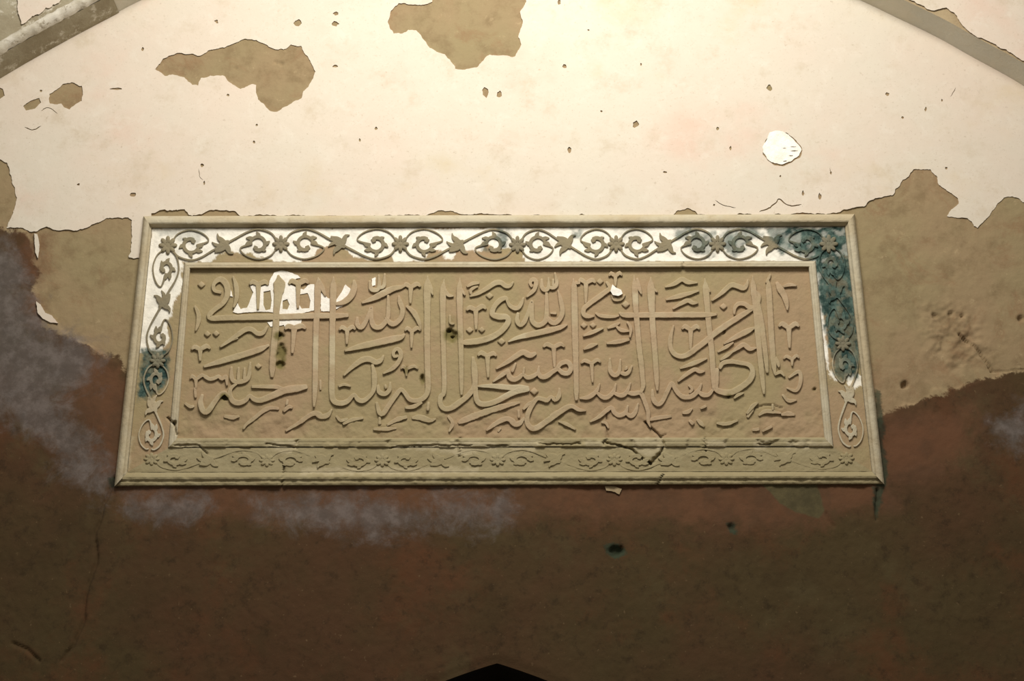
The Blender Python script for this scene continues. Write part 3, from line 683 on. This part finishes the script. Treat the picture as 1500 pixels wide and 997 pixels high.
S(3, 50, [(628, 545, 26), (618, 630, 48), (655, 685, 50), (700, 650, 48), (742, 555, 44), (790, 410, 36), (788, 560, 52), (800, 645, 52), (858, 688, 52), (930, 660, 50), (962, 580, 50), (962, 310, 36)])
S(3, 50, [(968, 590, 34), (1010, 645, 52), (1060, 662, 54), (1118, 612, 52), (1148, 530, 50), (1132, 410, 48), (1095, 280, 20)])
S(3, 30, [(1010, 545, 20), (1075, 548, 30)], h=.008)
S(3, 60, [(515, 880, 14), (620, 835, 40), (760, 800, 60), (960, 755, 62), (1120, 715, 50), (1200, 680, 24)])
DOT(3, 435, 878, 48)
T(3, 925, 935, 1170, 932, 1046, 940, 1056, 1180, 54)
S(3, 66, [(1276, 145, 34), (1284, 260, 60), (1290, 500, 66), (1296, 800, 64), (1304, 1100, 58), (1312, 1560, 50)], (.4, .6))
S(3, 34, [(1300, 190, 34), (1345, 195, 26), (1350, 150, 18)])
T(3, 160, 1035, 375, 1040, 272, 1040, 280, 1295, 56)
S(3, 60, [(375, 1195, 18), (500, 1120, 44), (610, 1045, 56), (690, 1005, 62), (770, 1040, 66), (835, 1015, 40)])
S(3, 48, [(1085, 1190, 40), (1130, 1135, 48), (1205, 1118, 52), (1248, 1175, 52), (1220, 1245, 50), (1150, 1245, 48), (1095, 1200, 44), (1040, 1228, 46), (960, 1285, 54), (900, 1290, 52), (868, 1240, 42), (872, 1165, 22)])
S(3, 48, [(862, 1245, 34), (800, 1285, 46), (735, 1298, 48), (685, 1262, 36), (640, 1300, 48), (580, 1322, 54), (530, 1290, 60), (512, 1210, 40)]); S(3, 44, [(520, 1215, 40), (440, 1270, 44), (335, 1350, 18)])
S(3, 30, [(700, 1180, 18), (690, 1260, 30)], h=.009); S(3, 30, [(600, 1130, 20), (560, 1230, 34)], h=.006)
S(3, 46, [(150, 1400, 18), (330, 1398, 48), (520, 1415, 60), (640, 1425, 76), (745, 1425, 60)])
S(3, 60, [(745, 1430, 60), (620, 1455, 70), (500, 1510, 62), (390, 1570, 58), (290, 1605, 60), (200, 1608, 58), (148, 1565, 54), (132, 1450, 52), (120, 1250, 60), (100, 1060, 34)])
DOT(3, 818, 1460, 50)
S(3, 46, [(1112, 1425, 22), (1108, 1510, 46), (1060, 1560, 46), (1015, 1520, 30), (970, 1565, 46), (910, 1550, 44), (850, 1545, 46), (790, 1625, 50), (742, 1730, 50), (738, 1830, 52), (785, 1888, 56), (850, 1885, 60), (960, 1812, 60), (1100, 1712, 60), (1200, 1648, 54), (1265, 1635, 48), (1340, 1675, 40), (1420, 1685, 18)])
S(3, 40, [(690, 1670, 24), (750, 1610, 40), (810, 1570, 26)]); S(3, 34, [(635, 1680, 24), (640, 1765, 30)], h=.008)
S(3, 52, [(260, 1915, 18), (370, 1835, 46), (480, 1782, 56), (545, 1795, 58), (595, 1845, 56), (650, 1832, 50), (705, 1765, 24)])
S(3, 36, [(1105, 1810, 20), (1200, 1845, 38), (1300, 1905, 18)], h=.010)
S(3, 32, [(395, 1930, 18), (425, 1890, 26)], h=.005); S(3, 40, [(1000, 1740, 20), (1090, 1690, 34)], h=.004)
# --- column 4
T(4, 215, 180, 415, 185, 306, 190, 304, 430, 54)
DOT(4, 470, 178, 44)
S(4, 54, [(578, 268, 52), (450, 360, 54), (330, 448, 50), (280, 500, 50), (280, 560, 52), (335, 585, 48), (400, 580, 26)], (1, .7))
S(4, 34, [(420, 545, 20), (480, 578, 36), (620, 588, 34), (690, 575, 22)], h=.006)
T(4, 575, 105, 725, 100, 650, 112, 650, 225, 46)
S(4, 36, [(610, 330, 24), (640, 385, 40), (720, 378, 36), (760, 330, 20)], h=.009)
S(4, 40, [(545, 180, 24), (580, 230, 40), (600, 290, 26)], h=.008)
DOT(4, 770, 445, 50)
S(4, 60, [(868, 105, 26), (878, 280, 62), (890, 500, 56), (908, 720, 56), (932, 980, 56), (952, 1130, 56), (966, 1290, 50), (974, 1400, 46), (945, 1480, 40)], (.3, .8)); S(4, 38, [(905, 140, 22), (925, 240, 44), (955, 325, 18)])
S(4, 72, [(1064, 125, 30), (1066, 260, 80), (1076, 500, 66), (1088, 720, 60), (1108, 960, 56), (1128, 1250, 52), (1140, 1450, 36)], (.3, .6)); S(4, 34, [(1100, 265, 26), (1140, 300, 20)])
S(4, 56, [(700, 540, 22), (745, 568, 50), (900, 570, 58), (1200, 568, 58), (1500, 566, 60), (1700, 566, 56), (1830, 560, 30)], h=.009)
DOT(4, 282, 690, 42); DOT(4, 388, 688, 40)
S(4, 42, [(275, 812, 18), (380, 770, 44), (505, 722, 24)]); S(4, 46, [(280, 970, 18), (360, 930, 48), (440, 905, 24)])
S(4, 44, [(665, 705, 22), (720, 745, 44), (810, 755, 24)]); S(4, 50, [(550, 900, 20), (680, 880, 50), (810, 855, 30)]); S(4, 36, [(790, 650, 22), (830, 720, 34), (820, 830, 20)], h=.007); S(4, 40, [(560, 720, 22), (640, 690, 40), (700, 660, 20)], h=.005)
T(4, 250, 1125, 475, 1115, 372, 1130, 384, 1355, 46)
S(4, 44, [(585, 1075, 22), (590, 1215, 46), (640, 1272, 50), (690, 1235, 40), (708, 1085, 22)]); S(4, 42, [(705, 1240, 30), (760, 1258, 44), (805, 1235, 42), (845, 1160, 20)]); S(4, 34, [(780, 1170, 20), (780, 1190, 30), (760, 1210, 20)], h=.008)
S(4, 46, [(235, 1540, 20), (335, 1528, 48), (425, 1462, 42), (465, 1370, 20)]); S(4, 46, [(435, 1475, 30), (500, 1528, 48), (560, 1528, 48), (625, 1465, 42), (655, 1370, 20)]); S(4, 46, [(625, 1475, 30), (715, 1510, 48), (780, 1470, 44), (825, 1360, 20)]); S(4, 46, [(780, 1470, 34), (860, 1488, 48), (945, 1482, 46), (995, 1585, 46), (1032, 1700, 44), (1032, 1800, 36), (1060, 1880, 18)])
S(4, 44, [(355, 1815, 18), (460, 1755, 40), (595, 1650, 44), (640, 1710, 46), (700, 1742, 50), (768, 1705, 40), (795, 1625, 22)]); S(4, 44, [(775, 1715, 30), (830, 1748, 48), (880, 1705, 44), (915, 1600, 22)])
S(4, 34, [(490, 1820, 22), (540, 1830, 30), (570, 1890, 20)], h=.005); S(4, 50, [(1050, 1790, 26), (1140, 1770, 48), (1300, 1750, 30)], h=.006)
S(4, 46, [(1082, 1440, 24), (1092, 1550, 46), (1148, 1612, 48), (1200, 1575, 46), (1258, 1455, 46), (1310, 1368, 44), (1360, 1450, 46), (1430, 1520, 50), (1530, 1522, 52), (1615, 1455, 44), (1655, 1370, 24)])
S(4, 46, [(1610, 1450, 30), (1670, 1500, 48), (1740, 1498, 44), (1790, 1440, 34)])
# --- column 5
S(5, 46, [(275, 240, 18), (380, 205, 44), (470, 152, 50), (540, 185, 48), (650, 190, 20)])
S(5, 50, [(285, 388, 18), (450, 345, 50), (665, 285, 24)]); S(5, 44, [(365, 495, 18), (470, 430, 44), (540, 400, 46), (600, 428, 44), (655, 425, 20)])
T(5, 472, 725, 675, 725, 572, 738, 572, 970, 56)
S(5, 64, [(738, 140, 28), (750, 280, 64), (768, 480, 60), (782, 660, 58), (802, 830, 58), (822, 1030, 58), (834, 1220, 56), (845, 1430, 46)], (.3, .8)); S(5, 34, [(770, 250, 26), (800, 300, 20)])
S(5, 50, [(820, 400, 18), (930, 315, 44), (1040, 222, 54), (1120, 232, 54), (1190, 256, 50), (1228, 215, 40), (1240, 155, 20)])
DOT(5, 955, 470, 46)
S(5, 40, [(1082, 560, 20), (1088, 485, 38), (1130, 438, 44), (1205, 440, 48), (1275, 485, 48), (1350, 440, 44), (1372, 340, 40), (1335, 290, 22)])
S(5, 60, [(1305, 490, 40), (1160, 578, 58), (1000, 680, 62), (850, 785, 62), (740, 880, 62), (620, 970, 60), (540, 1030, 56), (460, 1052, 52), (385, 1025, 50), (338, 950, 48), (335, 840, 44), (372, 690, 20)], (.9, .8))
S(5, 54, [(960, 905, 18), (1120, 815, 56), (1240, 755, 56), (1320, 715, 26)])
S(5, 44, [(890, 1000, 18), (990, 940, 40), (1070, 890, 20)]); S(5, 48, [(1060, 1000, 18), (1130, 948, 46), (1195, 915, 50), (1265, 965, 48), (1340, 950, 20)])
S(5, 46, [(450, 1190, 18), (600, 1135, 48), (760, 1075, 24)]); S(5, 40, [(425, 1345, 18), (520, 1265, 40), (620, 1205, 46), (680, 1232, 42), (735, 1222, 20)])
S(5, 64, [(880, 1200, 40), (868, 1330, 60), (868, 1430, 56), (940, 1468, 60), (1050, 1470, 64), (1180, 1398, 64), (1275, 1310, 60), (1295, 1210, 54), (1250, 1150, 46), (1150, 1128, 46), (1040, 1112, 48), (950, 1130, 48), (912, 1190, 44)])
S(5, 38, [(920, 1095, 20), (1000, 1040, 40), (1075, 985, 20)])
S(5, 36, [(1080, 1540, 18), (1130, 1500, 36), (1190, 1478, 20)], h=.008); S(5, 50, [(1230, 1720, 26), (1300, 1630, 44), (1356, 1590, 26)], h=.007); S(5, 40, [(550, 1390, 20), (590, 1430, 36), (560, 1480, 22)], h=.007)
S(5, 44, [(480, 1710, 24), (540, 1700, 44), (590, 1660, 26)], h=.007); S(5, 40, [(690, 1660, 20), (750, 1630, 36)], h=.006); S(5, 46, [(560, 1800, 30), (600, 1840, 44)], h=.007); S(5, 46, [(650, 1790, 24), (700, 1840, 44), (730, 1870, 24)], h=.007); S(5, 40, [(880, 1830, 24), (990, 1840, 40), (1120, 1800, 24)], h=.006)
# --- column 6
S(6, 64, [(338, 110, 28), (350, 270, 62), (376, 490, 60), (398, 760, 60), (420, 1000, 58), (446, 1240, 54), (472, 1490, 34)], (.3, .6))
S(6, 50, [(405, 400, 28), (440, 620, 50), (470, 860, 52), (495, 1080, 50), (510, 1240, 34)], h=.010)
S(6, 62, [(520, 130, 26), (528, 280, 60), (545, 560, 60), (562, 860, 60), (585, 1130, 56), (602, 1260, 36)], (.3, .7)); S(6, 34, [(498, 190, 20), (530, 130, 30), (545, 90, 18)])
S(6, 60, [(622, 190, 34), (660, 260, 66), (712, 350, 62), (738, 440, 46), (745, 510, 20)]); S(6, 36, [(700, 235, 22), (770, 215, 40), (850, 225, 20)], h=.008)
T(6, 645, 695, 880, 695, 762, 715, 770, 950, 60)
T(6, 700, 1075, 880, 1065, 800, 1080, 800, 1160, 40, h=.006)
S(6, 36, [(600, 1265, 22), (665, 1235, 38), (712, 1285, 20)], h=.008); S(6, 40, [(610, 1060, 22), (640, 1140, 40), (645, 1180, 20)], h=.007)
S(6, 40, [(760, 1300, 22), (880, 1230, 40), (900, 1340, 40), (850, 1450, 36), (740, 1420, 20)], h=.005)
S(6, 44, [(410, 1740, 20), (500, 1692, 44), (670, 1712, 24)], h=.007); S(6, 50, [(680, 1730, 26), (760, 1720, 48), (830, 1735, 26)], h=.007); S(6, 40, [(455, 1925, 20), (560, 1870, 36)], h=.006); S(6, 46, [(280, 1760, 24), (320, 1690, 44), (350, 1640, 24)], h=.007); S(6, 44, [(340, 1910, 24), (410, 1900, 40)], h=.006); S(6, 30, [(575, 1680, 20), (572, 1610, 28)], h=.006); S(6, 44, [(690, 1500, 22), (760, 1570, 40), (850, 1560, 24)], h=.005)

# ------------------------------------------------------------------ border ornament
def orn(name, parts, parent, h=.0062, white=0., teal=.9, rag=.12, mat=None):
    cnt[0] += 1
    return build(name, parts, P_BORD, h, M_lower if parent is bands[2] else (mat or M_orn), parent, white, teal, seed=cnt[0], rag=rag)
def rosette(c, R, parent, sy=1.0, h=.0062, petals=8):
    n = 48; pts = []; hl = []
    for sc, z in ((1.0, -.2), (.97, .6), (.80, .95), (.45, 1.0), (.28, .72), (.16, .72)):
        for k in range(n):
            a = 2 * math.pi * k / n
            lob = abs(math.cos(petals / 2 * a)) ** .8
            r = R * sc * ((.58 + .42 * lob) if sc > .3 else 1)
            pts.append((c[0] + r * math.cos(a), c[1] + r * math.sin(a) * sy)); hl.append(P_BORD + h * z * (1 if z < .7 or sc < .3 else (.82 + .18 * lob)))
    pts.append(c); hl.append(P_BORD + h * 1.0)
    pts = np.array(pts); Fc = []
    for i in range(5):
        for k in range(n):
            k2 = (k + 1) % n; Fc.append([i * n + k, i * n + k2, (i + 1) * n + k2, (i + 1) * n + k])
    for k in range(n): Fc.append([5 * n + k, 5 * n + (k + 1) % n, 6 * n])
    return link('rosette', P(pts, np.array(hl)), Fc, M_lower if parent is bands[2] else M_orn, parent, attrs=tattr(pts[:, 0], pts[:, 1], 0, .3))
def unit(R0, R1, flip, parent, vs=1.0, h=.0045, r=12, teal=.5, tulip=True, ry=22, worn=False, mat=None):
    R0 = np.array(R0, float); R1 = np.array(R1, float)
    L = np.hypot(*(R1 - R0)); u = (R1 - R0) / L; v = np.array([-u[1], u[0]]) * vs
    g = lambda a, b, w: tuple(R0 + u * a + v * b * flip) + (w,)
    ca, cb = L * .20, L * .80; rx = L * .165
    cs = lambda d: math.cos(math.radians(d)); sn = lambda d: math.sin(math.radians(d))
    # the vine rises over the first scroll, runs through the bud and passes under the second
    A = [g(7, -3, 2.4)]
    for d in (160, 130, 90, 55): A.append(g(ca + rx * cs(d), -ry * sn(d), 2.5))
    A += [g(L * .40, -8, 3.0), g(L * .5, 0, 3.2), g(L * .60, 9, 3.0)]
    for d in (235, 270, 310, 340): A.append(g(cb + rx * cs(d), -ry * sn(d), 2.5))
    A.append(g(L - 7, 3, 2.4))
    orn('vine', [(A, (.9, .9))], parent, h * (.35 if worn else 1), teal=teal, mat=mat)
    # tendrils closing the ovals on the other side
    B = [g(7, 3, 2.4)] + [g(ca + rx * cs(d), -ry * sn(d), 2.0) for d in (200, 232, 270, 312, 345)] + [g(ca + r * .8, -1, 4)]
    Cc = [g(L - 7, -3, 2.4)] + [g(cb + rx * cs(d), -ry * sn(d), 2.0) for d in (20, 52, 90, 132, 165)] + [g(cb - r * .8, 1, 4)]
    for c0, s_, tend in ((ca, 1, B), (cb, -1, Cc)):
        parts = [] if worn else [(tend, (.9, 1))]; sp = []
        a0 = 0 if s_ > 0 else 180
        for k in range(13):
            t = k / 12; ang = math.radians(a0 + 300 * t); rr = r * (1 - .30 * t)
            sp.append(g(c0 + rr * math.cos(ang), -rr * math.sin(ang), 4.2 + 2.0 * t))
        parts.append((sp, (.9, 1.0)))
        for t, ln, tw, sg in ((.05, 9, 6.5, 1), (.16, 10, 6, 1), (.34, 9, 6, 1), (.62, 9, 6, 1), (.98, 6, 8, -1), (.80, 7, 5, 1)):
            ang = math.radians(a0 + 300 * t); rr = r * (1 - .30 * t)
            b = (c0 + rr * math.cos(ang), -rr * math.sin(ang)); an2 = ang - .75
            e = (b[0] + sg * ln * math.cos(an2), b[1] - sg * ln * math.sin(an2))
            parts.append(([g(b[0], b[1], 4), g((b[0] + e[0]) / 2, (b[1] + e[1]) / 2, tw), g(e[0], e[1], 1.8)], (1, .7)))
        orn('scroll', parts, parent, h * .95, teal=teal, mat=mat)
    if tulip:
        m = L * .5; parts = []
        parts.append(([g(m + 6, 5, 4), g(m, 0, 13), g(m - 7, -6, 12), g(m - 14, -11, 2.2)], (1, .9)))
        parts.append(([g(m + 2, 2, 6), g(m + 5, -6, 8), g(m + 8, -12, 5), g(m + 13, -13, 2)], (1, .7)))
        parts.append(([g(m + 2, 2, 6), g(m - 5, 7, 8), g(m - 9, 11, 5), g(m - 10, 16, 2)], (1, .7)))
        parts.append(([g(m - 5, -3, 6), g(m - 13, 0, 5), g(m - 18, 4, 1.8)], (1, .7)))
        orn('tulip_bud', parts, parent, h, teal=teal, mat=mat)
top, right, bottom, left = bands
TR = [(246, 359), (411.5, 357), (586.5, 357), (758, 358), (902.5, 357), (1051, 357), (1214, 357)]
for k in range(6): unit(TR[k], TR[k + 1], 1 if k % 2 else -1, top, teal=.9)
for k, q in enumerate(TR): rosette(q, 14 if k in (0, 6) else 13, top)
BRr = [(222, 672), (391, 674), (560, 674), (729, 673), (900, 673), (1064, 672), (1240, 671)]
for k in range(6):
    unit(BRr[k], BRr[k + 1], 1 if k % 2 else -1, bottom, vs=.68, h=.0034 if k < 5 else .0024, r=11, teal=0, worn=True)
for k, q in enumerate(BRr): rosette(q, 12, bottom, .8, h=.0034)
LR = [(246, 359), (231, 528), (219, 664)]
RRr = [(1214, 357), (1235, 503), (1249, 660)]
unit(LR[0], LR[1], 1, left, r=10, vs=.86); unit(LR[1], LR[2], -1, left, r=10, vs=.82, mat=M_frame)
unit(RRr[0], RRr[1], -1, right, r=10, vs=.86, teal=1.0); unit(RRr[1], RRr[2], 1, right, r=10, vs=.82, teal=.85, mat=M_frame)
rosette(LR[1], 12, left); rosette(RRr[1], 12, right)

# ------------------------------------------------------------------ trim : the arch around the wall field
def arch_curve(pts, n=140):
    q = np.array([(a, b, 0) for a, b in pts], float); c = catmull(q, 8)[:, :2]
    w = P(c)[:, [0, 2]]
    s = np.concatenate([[0], np.cumsum(np.hypot(*np.diff(w, axis=0).T))]); t = np.linspace(0, s[-1], n)
    w = np.stack([np.interp(t, s, w[:, 0]), np.interp(t, s, w[:, 1])], 1)
    tail = np.linspace(w[-1][1], 0, 14)[1:]
    return np.vstack([w, np.stack([np.full(13, w[-1][0]), tail], 1)])
arch = bpy.data.objects.new('trim_1', None); COL.objects.link(arch)
tag(arch, 'projecting plastered pointed arch framing the wall, seen in both upper corners', 'arch', 'structure')
def sweep(name, w, prof, mat, side, jag=0.0, seed=0, label=None):
    """prof: (outward, forward) pairs swept along the arch curve"""
    tg = np.gradient(w, axis=0); tg /= np.hypot(tg[:, 0], tg[:, 1])[:, None]
    nr = np.stack([-tg[:, 1], tg[:, 0]], 1) * (1 if side > 0 else -1)     # points outwards/up
    V = []; n = len(w); m = len(prof)
    for i in range(n):
        for k, (o, f) in enumerate(prof):
            oo = o; ff = f
            if jag and (k < 2 or len(prof) > 6):
                oo += (float(fbm(np.array([i * 9.]), np.array([k // 2 * 3.]), 18, seed, 4)[0]) - .5) * jag
            q = w[i] + nr[i] * oo
            V.append((q[0], -ff, q[1]))
    fc = gridfaces(n, m)
    if side > 0: fc = fc[:, ::-1]
    o = link(name, V, fc, mat, arch, smooth_sh=False)
    if label: o['label'] = label
    return o
DS = .085
wr = arch_curve(ARCH_R, 420); wl = arch_curve(ARCH_L, 420)
sweep('soffit', wr, [(-.001, -.03), (.0, .012), (.002, DS * .5), (.004, DS)], M_soffit, 1)
sweep('face_plaster', wr, [(.004, DS - .0005), (.05, DS - .001), (.5, DS - .001), (1.8, DS - .001)], M_face, 1)
def PIX3(v):
    q = (np.asarray(v, float) - np.array([0, -D, ZC])) @ RN
    return np.stack([750 + F * q[:, 0] / -q[:, 2], 498.5 - F * q[:, 1] / -q[:, 2]], 1)
tgr = np.gradient(wr, axis=0); tgr /= np.hypot(tgr[:, 0], tgr[:, 1])[:, None]
fe = wr + np.stack([-tgr[:, 1], tgr[:, 0]], 1) * .013
fe = PIX3(np.stack([fe[:, 0], np.full(len(fe), -DS), fe[:, 1]], 1))
fe = fe[(fe[:, 0] > 900) & (fe[:, 1] < 330)]
fe[:, 1] -= 12 * np.exp(-((fe[:, 0] - 1392) / 16) ** 4)          # chipped out edge
fe = densify(fe, 2.2, 5.0, 5, 15, closed=False)
slab('face_whitewash', np.vstack([fe, [(1900, fe[-1][1]), (1900, -400), (fe[0][0], -400)]]), [], DS + .004, DS - .006, M_white, arch)
ppx, ppy = PIX(wl[:, 0].copy(), wl[:, 1].copy())
kb = int(np.argmax(ppx < 176))             # the moulding has broken away above this point
sweep('soffit', wl[:kb + 1], [(-.001, -.03), (.0, .008), (.002, DS * .5), (.004, DS)], M_soffit, -1)
sweep('soffit', wl[kb:], [(-.001, -.03), (-.004, .008), (-.003, .03), (.001, .06), (.004, .084)], M_soffit_w, -1)
roll = [(.004 + .017 * (1 - math.cos(a)), .084 + .024 * math.sin(a)) for a in np.linspace(0, math.pi, 9)]
sweep('roll_moulding', wl[kb:], roll, M_roll, -1, .010, 2)
sweep('face_plaster', wl[kb:], [(.038, .084), (.044, .070), (.055, .078), (.5, .080), (1.8, .080)], M_soffit_w, -1)
sweep('face_plaster', wl[:kb + 1], [(.004, DS - .0005), (.05, .080), (.5, .080), (1.8, .080)], M_face, -1)
for q in ([(16, -30), (60, -40), (96, -6), (72, 12), (48, 26), (32, 34), (26, 10)], [(-60, 20), (-10, 10), (-4, 30), (-20, 44), (-70, 60)]):
    slab('face_whitewash', densify(q, 2.5, 5, 4, 9), [], .083, .070, M_white, arch)
for q in ([(64, 62), (78, 48), (90, 47), (86, 60), (70, 70), (58, 76)],):
    pass

# ------------------------------------------------------------------ door_1 : pointed opening below the panel
xx = np.linspace(DOORX - DOORW, DOORX + DOORW, 61)
crv = [(DOORX - DOORW, 0.0)] + [(float(a), float(door_top(np.array(a)))) for a in xx] + [(DOORX + DOORW, 0.0)]
V = []
for yb in (0.0, .10, .55):
    for a, b in crv: V.append((a, yb, b))
n = len(crv); Fc = []
for r_ in range(2):
    for k in range(n - 1): Fc.append([r_ * n + k, r_ * n + k + 1, (r_ + 1) * n + k + 1, (r_ + 1) * n + k])
Fc.append([2 * n + k for k in range(n)])
cu = np.array(crv[1:-1]); rim = np.vstack([cu, cu + np.array([0, .022])])
rv = np.stack([rim[:, 0], np.where(np.arange(len(rim)) < len(cu), 0.0, -.0022), rim[:, 1]], 1)
rp = PIX(rim[:, 0].copy(), rim[:, 1].copy())
link('opening_edge', rv, [[k, k + 1, len(cu) + k + 1, len(cu) + k] for k in range(len(cu) - 1)], M_bare, wall,
     attrs={nm: sdmax(rp[0], rp[1], S_) for nm, S_ in (('sd_dark', S_dark), ('sd_red', S_red), ('sd_blue', S_blue), ('sd_grey', S_grey), ('sd_green', S_green))})
dr = link('door_1', V, Fc, M_dark, smooth_sh=False)
tag(dr, 'dark tip of a pointed arch opening below the inscription panel', 'doorway', 'structure')
fl = link('floor', [(-4, -6, 0), (4, -6, 0), (4, .6, 0), (-4, .6, 0)], [[0, 1, 2, 3]], M_floor, smooth_sh=False)
tag(fl, 'stone floor at the foot of the wall', 'floor', 'structure')
